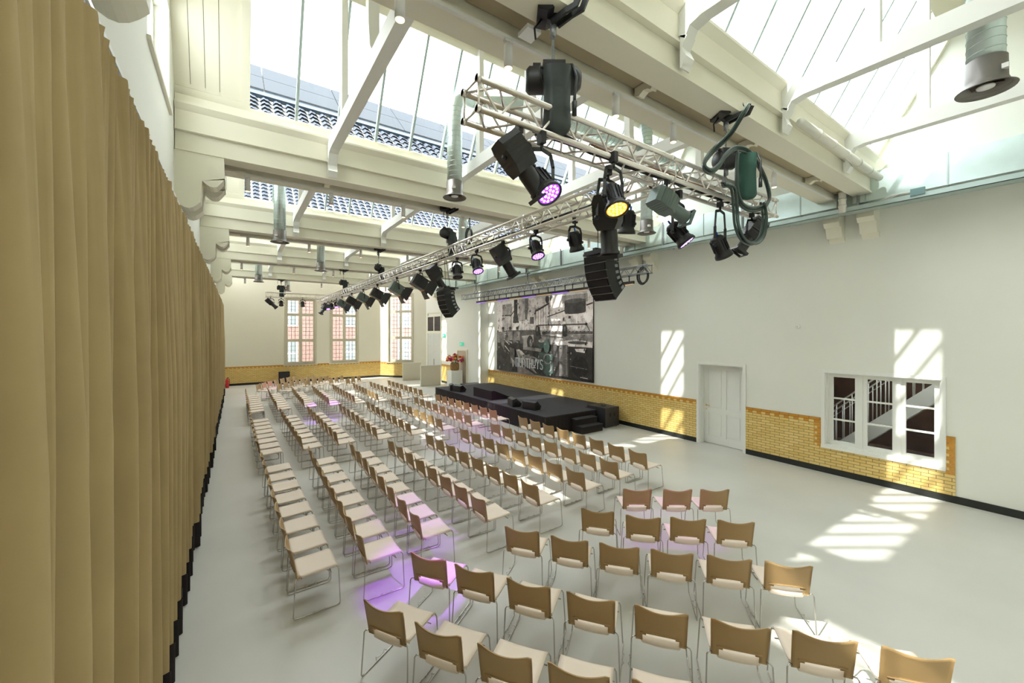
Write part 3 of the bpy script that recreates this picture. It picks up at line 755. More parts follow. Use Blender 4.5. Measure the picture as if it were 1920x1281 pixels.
for (u, v, h) in ((.085,.40,.32), (.18,.40,.30), (.27,.40,.30)):
    el(u, v, .016, .028, .12); el(u, v-.012, .018, .018, .03); pp([(u-.03,v+.04),(u+.03,v+.04),(u+.035,v+.17),(u-.035,v+.17)], .34); pp([(u-.03,v+.16),(u+.03,v+.16),(u+.03,v+h),(u-.03,v+h)], .05)
    ln([(u-.03,v+.05),(u-.045,v+.16),(u+.01,v+.19)], .012, .3)
pp([(.05,.47),(.09,.45),(.11,.62),(.12,.75),(.06,.62)], .22)
pp([(.15,.58),(.20,.58),(.21,.63),(.15,.63)], .6)
pp([(.10,.55),(.24,.63),(.22,.80),(.10,.70)], .035); ln([(.10,.55),(.17,.62)], .012, .5); ln([(.11,.64),(.17,.72)], .008, .6)
pp([(.0,.72),(.1,.74),(.2,.88),(.22,1),(0,1)], .05); rc(.0, .45, .05, .6, .25)
for k in range(9): rc(.105, .25+k*.028, .13, .262+k*.028, .62)
pp([(.32,.50),(.46,.48),(.47,.55),(.35,.58)], .55); rc(.34, .52, .39, .68, .42); el(.42, .58, .035, .09, .04); el(.43, .59, .018, .05, .2)
rc(.46, .46, .53, .62, .08); ln([(.51,.36),(.96,.36)], .007, .05); ln([(.52,.36),(.52,.56)], .006, .05, GR); ln([(.75,.36),(.75,.52)], .006, .05); ln([(.95,.36),(.98,.44)], .006, .06)
el(.95, .36, .01, .017, .04); ln([(.60,.37),(.60,.58)], .004, .1, GR); ln([(.52,.49),(.75,.51)], .004, .08); rc(.55, .44, 1, .47, .12)
for k in range(14): rc(.56+k*.031, .435, .568+k*.031, .45, .03)
for u in (.50, .77): el(u, .43, .022, .075, .035); el(u, .41, .010, .03, .22)
pp([(.68,.57),(.86,.53),(1,.56),(1,.62),(.70,.61)], .8); el(.88, .57, .085, .018, .10)
rc(.66, .62, 1, .98, .035); rc(.72, .60, .80, .97, .16); rc(.665, .60, .70, .75, .10)
for k in range(18): el(.785, .62+k*.019, .004, .006, .5)
for k in range(14): el(.83+k*.012, .612, .003, .005, .55)
pp([(.86,.64),(.95,.63),(.94,.68),(.87,.67)], .75); el(.90, .84, .07, .12, .015); ln([(.82,.84),(.96,.86)], .004, .2)
pp([(.26,.69),(.33,.70),(.50,.98),(.30,.86)], .38); pp([(.26,.69),(.30,.68),(.36,.74),(.33,.76)], .55)
pp([(.34,.76),(.42,.74),(.52,.80),(.45,.88)], .25); el(.46, .80, .045, .03, .3); el(.46, .80, .028, .018, .05); rc(.42, .66, .46, .76, .05); pp([(.38,.64),(.55,.66),(.54,.70),(.38,.68)], .25)
pp([(.52,.70),(.66,.72),(.66,.95),(.60,1),(.52,.88)], .13, GR); el(.545, .60, .032, .06, .10, GR); el(.545, .56, .03, .02, .5); el(.60, .62, .03, .09, .22, GR)
for k in range(10):
    a0 = R(k*32); a1 = R((k+1)*32); ln([(.61+.04*math.cos(a0), .78+.06*math.sin(a0)), (.61+.04*math.cos(a1), .78+.06*math.sin(a1))], .008, .30)
ln([(.64,.84),(.645,.91),(.62,.94)], .009, .3)
pp([(.27,.86),(.48,1),(.28,1)], .26, (1,.85,.8)); pp([(.18,.66),(.24,.68),(.25,.9),(.19,.88)], .14); pp([(.20,.80),(.25,.86),(.22,.94)], .5)
ln([(.905,.955),(.965,.96)], .004, .5)
rnd = random.Random(11)
for k in range(150):
    u, v = rnd.uniform(.02,.98), rnd.uniform(.03,.97); g = rnd.choice([.03,.06,.3,.55]) if v < .5 else rnd.choice([.02,.04,.12,.35]); a = rnd.uniform(.003,.014); b = rnd.uniform(.004,.035)
    pp([(u,v),(u+a,v+rnd.uniform(-.01,.01)),(u+a,v+b),(u-.004,v+b)], g)
po = pim.build('printed_image', vcmat('sepia_print'), t)
ca = po.data.color_attributes.new('Col', 'FLOAT_COLOR', 'CORNER')
for p, c in zip(po.data.polygons, pcol):
    for li in p.loop_indices: ca.data[li].color = (*c, 1)
# lettering
LM = mat('white_letters', (.88,.90,.93), .5); xk = -.0505-.00025*(len(pcol)+4)
def letter(strokes, u0, wd, v0, v1):
    s = MB()
    for st in strokes:
        for a, b in zip(st, st[1:]):
            A = Vector(((u0+a[0]*wd)*PW, (1-(v0+(1-a[1])*(v1-v0)))*PH)); B = Vector(((u0+b[0]*wd)*PW, (1-(v0+(1-b[1])*(v1-v0)))*PH))
            d = (B-A); L = d.length; n = Vector((-d.y, d.x))/L*.024; e = d/L*.018
            q = [A-e+n, B+e+n, B+e-n, A-e-n]
            s.prism([(-p.x, p.y) for p in q], 'x', xk-.004, xk)
    s.build('letter', LM, t)
GL_ = {'M': [[(0,0),(0,1),(1,1),(1,0)],[(.5,1),(.5,0)]], 'U': [[(0,1),(0,.15),(.2,0),(.8,0),(1,.15),(1,1)]], 'N': [[(0,0),(0,1),(.25,1),(.75,.8),(1,.6),(1,0)]], 'T': [[(0,1),(1,1)],[(.5,1),(.5,0)]],
  'H': [[(0,0),(0,1)],[(1,0),(1,1)],[(0,.5),(1,.5)]], 'V': [[(0,1),(0,.35),(.5,.2),(1,.35),(1,1)],[(0,.05),(1,.05)]], 'Y': [[(0,1),(.5,.5),(1,1)],[(.5,.5),(.5,0)]], 'S': [[(1,.9),(.7,1),(.2,1),(0,.8),(.15,.6),(.85,.42),(1,.2),(.8,0),(.3,0),(0,.1)]]}
uu = .262
for ch in ('M','U','N','T','H','V','Y','S'):
    wd = .036 if ch == 'M' else .026
    letter(GL_[ch], uu, wd, .80, .915 if ch not in 'V' else .91); uu += wd+.0125

# ------------------------------------------------------------------ ducts on the right wall
t = thing('rectangular_duct', 'long galvanised rectangular air duct along the right wall', 'duct', (10.86, 0, 6.04))
def dbox(a, b): return MB().box(0, .58, a, b, 0, .59)
s = MB(); s.box(0, .58, -6, 2.98, 0, .59); s.box(0, .58, 3.25, 24.9, 0, .59); s.box(.1, .58, 2.98, 3.25, .0, .59)
s.build('duct_body', STEEL, t)
s = MB()
y = -5.5
while y < 24.8:
    if not 2.9 < y < 3.3: s.box(-.012, .58, y-.012, y+.012, -.012, .602)
    y += 1.18
s.build('flanges', STEELD, t)
s = MB()
for y in [-4.2+2.36*k for k in range(12)]: s.box(-.045, -.01, y-.02, y+.02, -.10, .65); s.box(-.045, .58, y-.02, y+.02, -.10, -.06)
s.build('hangers', GREY, t)
t = thing('cable_tray', 'perforated metal cable tray below the rectangular duct', 'cable tray', (10.70, 0, 5.86))
s = MB(); s.box(0, .012, -6, 25, 0, .10); s.box(0, .30, -6, 25, 0, .01); s.box(.29, .30, -6, 25, 0, .06)
s.build('tray', STEELD, t)
s = MB()
for k in range(5):
    ph = k*1.3; s.tube([(.06+.04*k+.012*math.sin(y*.9+ph), y, .035+.02*math.sin(y*.5+ph)) for y in [q*.6-6 for q in range(52)]], .014, 6)
s.build('cables', CABLE, t)
MB().box(-.03, .02, 1.85, 2.05, .06, .19).build('junction_box', mat('teal_grey_box', (.20,.32,.33), .5), t)
s = MB()
for k in range(3): s.tube([(.05, 1.95+.1*(1 if k % 2 else -1), .12), (.0, 2.2+.06*k, .16), (.05, 2.55+.05*k, .05)], .008, 6)
s.build('loose_wires', WHITE, t)
# cream drain pipe: runs along beam then drops in front of duct
def pipe_run(pts, r, label, nm='drain_pipe', m=PIPEW):
    t = thing(nm, label, 'pipe', pts[0]); P = [tuple(Vector(p)-Vector(pts[0])) for p in pts]
    MB().tube(P, r, 14).build('pipe', m, t)
    for k in range(1, 6):
        s = MB(); a = Vector(P[0]).lerp(Vector(P[1]), k/6); d = (Vector(P[1])-Vector(P[0])).normalized()*.02
        s.tube([a-d, a+d], r+.008, 14); s.build('clip', m, t)
pipe_run([(6.9, 2.50, 6.42), (10.68, 2.50, 6.42)], .065, 'cream pipe along the near face of the nearest beam')
pipe_run([(10.68, 3.10, 6.7), (10.68, 3.10, 5.86)], .065, 'cream vertical pipe in front of the duct by the nearest beam')
pipe_run([(10.72, 9.1, 6.75), (10.72, 9.1, 5.86)], .065, 'cream vertical pipe in front of the duct by the second beam')

# spiral ducts
def spiral_duct(x, y, zb, zt, label, elbow=None):
    t = thing('spiral_duct', label, 'duct', (x, y, zb), 0, 'hanging spiral ducts')
    H = zt-zb; r = .15
    s = MB()
    if elbow:
        pts = [(0,0,.28), (0,0,H-.3)]
        for k in range(1, 9): a = R(90)*k/8; pts.append((.3*(1-math.cos(a)), 0, H-.3+.3*math.sin(a)))
        run = [(.45, 0, H), (1.3, -.5, H), (1.5, -.55, H), (elbow-x, -.55, H)]
        s.tube(pts+run, r, 28)
    else: s.tube([(0,0,.28), (0,0,H)], r, 28)
    s.build('duct_pipe', STEEL, t)
    s = MB(); z = .36
    top = H-.3 if elbow else H
    while z < top-.02:
        s.tube([(.152*math.cos(a), .152*math.sin(a), z+.09*k/20) for k, a in enumerate([2*PI*q/20 for q in range(21)])], .0035, 5); z += .1
    if elbow:
        xx = .4
        while xx < elbow-x:
            yy = -.5*(xx-.45)/.85 if xx < 1.3 else -.55
            yy = min(0, max(-.55, yy)); s.tube([(xx, yy+.152*math.cos(2*PI*q/20), H+.152*math.sin(2*PI*q/20)) for q in range(21)], .0035, 5); xx += .13
    s.build('seam', STEELD, t)
    GB = bpy.data.materials.get('grey_bronze') or mat('grey_bronze', (.20,.185,.17), .45, .4)
    s = MB().lathe([(.152,.34),(.165,.33),(.168,.10),(.19,.04),(.235,.0),(.24,.008),(.20,.035),(.15,.06),(.14,.12),(.14,.2)], 32)
    s.build('diffuser', GB, t)
    s = MB().lathe([(0,.03),(.07,.03),(.075,.045),(0,.06)], 24)
    s.build('centre_disc', GASKET, t)
    s = MB()
    for k in range(6):
        a = k*PI/3; s.tbox(Matrix.Rotation(a, 4, 'Z') @ Matrix.Translation((.105, 0, .08)) @ Matrix.Rotation(.7, 4, 'X'), .075, .05, .004)
    s.disc(0, 0, .14, .14, 24); s.build('vanes', mat('dark_vane', (.08,.06,.05), .6) if 'dark_vane' not in bpy.data.materials else bpy.data.materials['dark_vane'], t)
    MB().cbox(-.1, -.15, .16, .07, .05, .05).build('actuator_box', GASKET, t)
spiral_duct(6.95, .72, 6.02, 9.3, 'largest spiral duct hanging at the top right, nearest the camera')
spiral_duct(3.69, 7.45, 6.05, 8.15, 'spiral duct with an elbow behind the near truss', elbow=10.7)
spiral_duct(8.95, 6.76, 5.92, 9.3, 'spiral duct near the right wall above the second beam')
spiral_duct(1.02, 13.0, 5.83, 8.15, 'spiral duct near the curtains in front of the third beam', elbow=10.7)
spiral_duct(6.4, 12.3, 5.85, 9.6, 'spiral duct beyond the long truss in the third bay')
spiral_duct(2.9, 18.2, 5.85, 8.15, 'spiral duct in front of the fourth beam', elbow=10.7)
spiral_duct(.95, 23.9, 5.85, 8.15, 'small spiral duct by the curtains in front of the fifth beam', elbow=10.7)
spiral_duct(2.6, 28.2, 5.85, 8.15, 'farthest spiral duct by the left far window', elbow=10.7)

# ------------------------------------------------------------------ trusses
def truss(name, label, p0, p1, s=.25, r=.024, pitch=.42, m=ALU, pieces=2.5):
    p0, p1 = Vector(p0), Vector(p1); d = p1-p0; L = d.length
    t = thing(name, label, 'truss', p0, math.atan2(d.y, d.x), 'lighting trusses')
    h = s/2
    cor = [(-h, -h), (h, -h), (h, h), (-h, h)]
    for (a, b) in cor:
        c = MB().tube([(0, a, b), (L, a, b)], r, 10)
        q = 0
        while q < L+.01: c.tube([(max(0, q-.03), a, b), (min(L, q+.03), a, b)], r+.005, 10); q += pieces
        c.build('chord', m, t)
    s_ = MB(); n = int(L/pitch); pt = L/n
    for k in range(4):
        A, B = cor[k], cor[(k+1) % 4]
        for q in range(n):
            x0 = q*pt; xm = x0+pt/2; x1 = x0+pt
            if q % 6 == 0: s_.tube([(x0+.02, *A), (x0+.02, *B)], .009, 6)
            s_.tube([(x0+.02, *A), (xm, *B)], .0105, 6); s_.tube([(xm, *B), (x1-.02, *A)], .0105, 6)
        s_.tube([(L-.02, *A), (L-.02, *B)], .009, 6)
    s_.build('lacing', m, t)
    return t
tn = truss('lighting_truss', 'short aluminium lighting truss crossing in the foreground below the nearest beam', (1.522, 2.821, 5.143), (6.626, 2.821, 5.113), .235, .0255)
tl = truss('lighting_truss', 'long aluminium lighting truss running down the length of the hall', (4.12, 2.96, 5.13), (4.12, 26.2, 5.13), .25)
tf = truss('lighting_truss', 'small far lighting truss crossing by the end windows', (1.32, 25.3, 5.35), (5.9, 25.3, 5.35), .24, .022)
ts = truss('lighting_truss', 'dark lighting truss above the poster along the right wall', (10.35, 19.8, 5.24), (10.35, 7.7, 5.24), .24, .02, m=GREY)
# cables lying on trusses
def cable_set(label, pts, n, r, spread, seed, nm='cable_bundle', m=CABLE):
    rnd = random.Random(seed); s = MB()
    for k in range(n):
        o = Vector((rnd.uniform(-1,1), rnd.uniform(-1,1), rnd.uniform(-.4,.4)))*spread
        q = []
        for a, b in zip(pts, pts[1:]):
            a, b = Vector(a), Vector(b); mm = max(2, int((b-a).length/.22))
            for j in range(mm): q.append(a.lerp(b, j/mm)+o+Vector((rnd.uniform(-1,1), rnd.uniform(-1,1), rnd.uniform(-.5,.5)))*spread*.45)
        q.append(Vector(pts[-1])+o)
        s.tube(q, r, 6)
    return tag(s.build(nm, m), label, 'cables')
cable_set('black cables lying inside the foreground truss', [(2.223, 2.821, 5.096), (3.848, 2.821, 5.078), (6.498, 2.821, 5.07)], 9, .011, .05, 4)
cable_set('black cables lying inside the long truss', [(4.12,3.4,5.08),(4.12,14,5.08),(4.12,25.8,5.08)], 7, .010, .045, 5)
cable_set('orange brown cables bundled in the foreground truss middle', [(2.907, 2.821, 5.113), (4.189, 2.821, 5.096), (5.301, 2.821, 5.087)], 6, .010, .055, 6, m=mat('brown_cable', (.30,.16,.09), .6))
def coil(label, c, R1, n, r, seed, ax='x', m=CABLE, nm='cable_coil', sz=1.3):
    rnd = random.Random(seed); s = MB(); c = Vector(c)
    for k in range(n):
        ro = R1*rnd.uniform(.8, 1.05); dx = rnd.uniform(-.04, .04); oy = rnd.uniform(-.02, .02)
        pts = []
        for q in range(20):
            a = 2*PI*q/20; e = (ro*math.cos(a)+oy, ro*sz*math.sin(a))
            pts.append(c+(Vector((dx, e[0], e[1])) if ax == 'x' else Vector((e[0], dx, e[1]))))
        s.tube(pts, r, 7, closed=True)
    s.tube([c+Vector((0,0,R1*sz)), c+Vector((0,0,R1*sz+.22))], r*1.3, 6)
    return tag(s.build(nm, m), label, 'cable')
coil('black cable coil hanging at the near end of the poster truss', (10.35, 7.95, 5.05), .2, 7, .011, 8)
coil('small black cable coil on top of the long truss past the near array', (4.12, 7.6, 5.36), .13, 5, .010, 9)

# ------------------------------------------------------------------ luminaires
def rot_to(d):   # local -Z -> d
    return Vector(d).normalized().to_track_quat('-Z', 'Y').to_euler()
MC = {}
def cached(k, fn):
    if k not in MC: MC[k] = fn()
    return MC[k]
def hang(t, drop, wide):
    def mk():
        s = MB(); s.cbox(0, 0, .02, .05, .07, .10); s.tube([(0,0,-.02), (0,0,-.08)], .014, 8)
        return s.mesh('clamp', BLACK)
    inst(cached('clamp', mk), 'clamp', t)
    def mk2():
        s = MB(); w_ = wide/2
        pts = [(-w_,0,-drop), (-w_,0,-drop*.55), (-w_*.8,0,-.10), (0,0,-.075), (w_*.8,0,-.10), (w_,0,-drop*.55), (w_,0,-drop)]
        for a, b in zip(pts, pts[1:]):
            A, B = Vector(a), Vector(b); M = Matrix.Translation((A+B)/2) @ (B-A).to_track_quat('Z', 'Y').to_matrix().to_4x4()
            s.tbox(M, .008, .035, (B-A).length+.01)
        for sx in (-1, 1): s.tube([(sx*(w_-.01),0,-drop), (sx*(w_+.03),0,-drop)], .022, 10)
        return s.mesh('yoke', BLACK)
    inst(cached(('yoke', drop, wide), mk2), 'yoke', t)
def led_par(loc, d, kind, label, drop=.30, rz=0, group='LED par lights'):
    t = thing('led_par_light', label, 'stage light', loc, rz, group); hang(t, drop, .25)
    e = rot_to(Matrix.Rotation(-rz, 3, 'Z') @ Vector(d)); o = (0, 0, -drop)
    def body():
        s = MB().lathe([(0,.15),(.06,.15),(.085,.12),(.088,-.06),(.10,-.10),(.112,-.115),(.115,-.15),(.102,-.15),(.10,-.13),(0,-.13)], 24)
        for k in range(16): a = 2*PI*k/16; s.tbox(Matrix.Rotation(a, 4, 'Z') @ Matrix.Translation((.092, 0, .02)), .014, .006, .16)
        return s.mesh('housing', BLACK)
    inst(cached('parbody', body), 'housing', t, o, e)
    cols = {'purple': (PURP, PURPL), 'amber': (AMB, AMBL), 'off': (mat('dark_lens', (.02,.02,.025), .15) if 'dark_lens' not in bpy.data.materials else bpy.data.materials['dark_lens'],)*2}[kind]
    inst(cached('lens'+kind, lambda: MB().disc(0, 0, -.138, .099, 28).mesh('lens', cols[0])), 'lens', t, o, e)
    def leds():
        s = MB()
        for rr, n in ((0, 1), (.038, 6), (.075, 12)):
            for k in range(n): a = 2*PI*k/max(n, 1); s.lathe([(0,-.147),(.010,-.146),(.0145,-.139)], 10, (rr*math.cos(a), rr*math.sin(a), 0))
        return s.mesh('led_array', cols[1])
    inst(cached('leds'+kind, leds), 'led_array', t, o, e)
    def plug(): return MB().tube([(.03,0,.15),(.03,0,.2)], .012, 8).mesh('plug', BLUE)
    inst(cached('plug', plug), 'plug', t, o, e)
    return t
def profile(loc, d, label, m=BLACK, drop=.30, rz=0, sc=1.0):
    t = thing('profile_spotlight', label, 'stage light', loc, rz, 'profile spotlights'); hang(t, drop, .32)
    e = rot_to(Matrix.Rotation(-rz, 3, 'Z') @ Vector(d)); o = (0, 0, -drop)
    def body():
        s = MB()
        s.prism([(-.10,.26),(.10,.26),(.13,.20),(.13,-.02),(.09,-.10),(-.09,-.10),(-.13,-.02),(-.13,.20)], 'y', -.115, .115)
        for k in range(5): s.box(-.135, .135, -.118, .118, .02+k*.04, .028+k*.04)
        return s.mesh('housing', m)
    inst(cached('profbody'+m.name, body), 'housing', t, o, e)
    def tube():
        s = MB().lathe([(.085,-.10),(.09,-.14),(.09,-.32),(.10,-.33),(.10,-.36),(.082,-.36),(.08,-.30),(0,-.28)], 20)
        return s.mesh('lens_tube', m)
    inst(cached('proftube'+m.name, tube), 'lens_tube', t, o, e)
    def frame():
        s = MB(); s.box(-.11, .11, -.11, -.095, -.40, -.36); s.box(-.11, .11, .095, .11, -.40, -.36); s.box(-.11, -.095, -.095, .095, -.40, -.36); s.box(.095, .11, -.095, .095, -.40, -.36)
        return s.mesh('colour_frame', m)
    inst(cached('profframe'+m.name, frame), 'colour_frame', t, o, e)
    if sc != 1: t.scale = (sc,)*3
    return t
def fresnel(loc, d, label, m=BLACK, drop=.34, rz=0):
    t = thing('fresnel_spotlight', label, 'stage light', loc, rz, 'fresnel lights with barn doors'); hang(t, drop, .38)
    e = rot_to(Matrix.Rotation(-rz, 3, 'Z') @ Vector(d)); o = (0, 0, -drop)
    def body():
        s = MB(); s.prism([(-.13,.22),(.13,.22),(.16,.15),(.16,-.14),(-.16,-.14),(-.16,.15)], 'y', -.15, .15)
        for k in range(4): s.box(-.165, .165, -.155, .155, .0+k*.045, .012+k*.045)
        return s.mesh('housing', m)
    inst(cached('frbody'+m.name, body), 'housing', t, o, e)
    inst(cached('frlens', lambda: MB().lathe([(0,-.16),(.08,-.155),(.13,-.141)], 20).mesh('lens', GREY)), 'lens', t, o, e)
    inst(cached('frgel', lambda: MB().box(-.17, .17, -.16, -.15, -.16, -.14).box(-.17, .17, .15, .16, -.16, -.14).mesh('gel_frame', ORANGE)), 'gel_frame', t, o, e)
    inst(cached('frknob', lambda: MB().cbox(-.1, .155, .18, .06, .03, .05).cbox(-.1, -.155, .12, .05, .03, .05).mesh('focus_knob', ORANGE)), 'focus_knob', t, o, e)
    for k in range(4):
        def flap():
            s = MB(); a, b, L = .15, .22, .25
            q0 = [(-a, .155, -.165), (a, .155, -.165), (b, .155+L*.5, -.165-L*.86), (-b, .155+L*.5, -.165-L*.86)]
            q1 = [(x, y+.006, z) for x, y, z in q0]
            s.add(q0+q1, [(0,1,2,3),(7,6,5,4),(0,4,5,1),(1,5,6,2),(2,6,7,3),(3,7,4,0)]); return s.mesh('barn_door', BLACK)
        ro = (Vector(d) and (Matrix.Rotation(0, 3, 'Z')))
        q = (e.to_matrix() @ Matrix.Rotation(k*PI/2, 3, 'Z')).to_euler()
        inst(cached('flap', flap), 'barn_door', t, o, q)
    return t
LZ0 = 4.97
NZ = 5.27   # underside of foreground truss
profile((1.949, 2.736, 4.984), (.62, -.15, -.78), 'large black profile spotlight at the left end of the foreground truss', sc=.86)
led_par((2.155, 2.693, 4.942), (.1, -.62, -.78), 'purple', 'big purple LED par under the left end of the foreground truss', drop=.37)
led_par((3.027, 2.668, 4.984), (-.15, -.42, -.88), 'amber', 'amber LED par under the foreground truss by the crossing', drop=.38)
profile((3.232, 2.924, 4.984), (.2, .1, -.97), 'black profile spotlight hanging just behind the amber par', drop=.5)
led_par((4.24, 3.5, LZ0), (.1, .2, -.97), 'off', 'black unlit LED par right of the amber one', drop=.22)
profile((3.984, 2.736, 4.984), (.86, -.2, -.42), 'grey metal profile spotlight on the right part of the foreground truss', m=mat('grey_green_metal', (.13,.17,.16), .35, .5), sc=.82)
led_par((4.403, 2.864, 4.942), (.35, -.5, -.79), 'purple', 'purple LED par right of the grey spotlight on the foreground truss', drop=.45)
led_par((5.258, 2.821, 4.984), (.5, -.1, -.8), 'off', 'black LED par below the cable hoist on the foreground truss', drop=.55)
profile((6.113, 2.821, 4.984), (-.5, .3, -.8), 'black spotlight at the right end of the foreground truss', sc=.86)
LZ = 4.99
led_par((4.25, 4.5, LZ), (.35, .1, -.93), 'off', 'black unlit par with blue plug, first along the long truss')
led_par((4.12, 5.3, LZ), (.0, -.42, -.9), 'purple', 'purple LED par, first lit one along the long truss')
profile((4.12, 6.3, LZ), (.55, -.1, -.8), 'black profile spotlight between two purple pars on the long truss')
led_par((4.12, 7.3, LZ), (.0, -.45, -.9), 'purple', 'purple LED par, second lit one along the long truss')
led_par((4.15, 8.25, LZ), (.0, -.2, -.97), 'off', 'black unlit LED par before the farther line array')
profile((4.05, 9.2, LZ), (.6, .1, -.78), 'black profile spotlight above the farther line array')
fy = [10.4, 12.3, 14.4, 16.3, 18.2, 20.1]
nmz = ['first and largest', 'second', 'third', 'fourth', 'fifth', 'sixth']
for k, y in enumerate(fy):
    fresnel((4.12, y, LZ), (.86, -.06, -.48), '%s barn door spotlight beyond the farther line array on the long truss' % nmz[k], m=BLACK if k % 2 == 0 else bpy.data.materials['grey_green_metal'], rz=R(-90))
led_par((4.12, 21.4, LZ), (.0, -.4, -.9), 'purple', 'purple LED par near the far end of the long truss')
led_par((4.12, 22.6, LZ), (.1, -.4, -.9), 'off', 'dark LED par near the far end of the long truss')
led_par((4.12, 23.6, LZ), (.0, -.5, -.9), 'purple', 'farthest purple LED par on the long truss')
profile((4.12, 24.7, LZ), (-.5, -.2, -.8), 'farthest profile spotlight on the long truss')
profile((1.55, 25.3, 5.22), (.7, -.2, -.7), 'leftmost spotlight on the far truss')
led_par((2.05, 25.3, 5.22), (0, -.5, -.85), 'off', 'middle spotlight on the far truss below its hoist')
led_par((3.1, 25.3, 5.22), (0, -.4, -.9), 'off', 'right spotlight on the far truss')
# LED bars on the poster truss
for k in range(10):
    y = 8.85+1.02*k; kind = PURP if k % 2 else mat('dim_amber_led', (.4,.2,.08), .4, emit=(.8,.4,.12), es=.5) if 'dim_amber_led' not in bpy.data.materials else bpy.data.materials['dim_amber_led']
    if k % 2: kind = PURP
    t = thing('led_bar', '%s LED wash bar, %s from the near end above the poster' % ('purple' if k % 2 else 'amber', ['first','second','third','fourth','fifth','sixth','seventh','eighth','ninth','tenth'][k]), 'stage light', (10.45, y, 5.0), 0, 'LED wash bars above the poster')
    MB().box(-.035, .035, -.48, .48, -.14, -.05).build('housing', BLACK, t)
    MB().box(-.03, .03, -.46, .46, -.148, -.14).build('lens', kind, t)
    s = MB()
    for yy in (-.3, .3): s.box(-.02, .0, yy-.015, yy+.015, -.06, .14); s.cbox(-.01, yy, .13, .06, .05, .06)
    s.build('bracket', BLACK, t)
for k, y in enumerate((18.4, 13.9, 9.3)):
    t = thing('truss_wall_bracket', 'black suspension bracket, %s above the poster truss' % ['far one', 'middle one', 'near one'][k], 'bracket', (10.35, y, 5.38), 0, 'poster truss brackets')
    s = MB(); s.tube([(-.12, 0, -.04), (0, 0, .22), (.12, 0, -.04)], .012, 6); s.tube([(0, 0, .22), (0, 0, .48)], .014, 6); s.cbox(0, 0, .46, .06, .3, .03)
    s.build('strap', BLACK, t)

# line arrays
def line_array(x, y, zt, label, rz=0):
    t = thing('line_array', label, 'speaker array', (x, y, zt), rz, 'hanging line arrays')
    s = MB(); s.box(-.22, .10, -.20, .20, .015, .045); s.box(-.20, .26, -.03, .03, .08, .11); s.box(-.2,-.16,-.2,.2,.05,.08); s.box(.04,.08,-.2,.2,.045,.08)
    s.tube([(0,-.12,.1), (-.07,-.05,.74)], .006, 5); s.tube([(0,.12,.1), (-.07,.05,.74)], .006, 5)
    s.build('flying_frame', BLACK, t)
    M = Matrix.Translation((-.2, 0, 0)); ang = 0
    for k in range(6):
        ang = [3, 5, 7, 8, 9, 10][k]
        M = M @ Matrix.Rotation(R(-ang), 4, 'Y')
        s = MB(); n = len(s.v)
        s.prism([(0, 0), (.27, -.014), (.27, -.096), (0, -.11)], 'y', -.20, .20)
        s.v = [tuple(M @ Vector(v)) for v in s.v]; c = s.build('cabinet', mat('array_black', (.012,.012,.013), .6) if 'array_black' not in bpy.data.materials else bpy.data.materials['array_black'], t)
        s = MB(); s.box(-.012, 0, -.19, .19, -.10, -.012); s.v = [tuple(M @ Vector(v)) for v in s.v]; s.build('grille', BLACKF, c)
        s = MB(); s.box(-.016, .01, -.205, .205, -.113, -.107); s.box(.18, .24, -.206, -.20, -.085, -.045); s.v = [tuple(M @ Vector(v)) for v in s.v]; s.build('rigging_plate', GREY, c)
        M = M @ Matrix.Translation((0, 0, -.112))
    return t
line_array(4.34, 4.0, 4.38, 'black curved line array nearest the camera below the truss crossing')
line_array(4.16, 8.75, 4.28, 'black curved line array farther along the long truss')

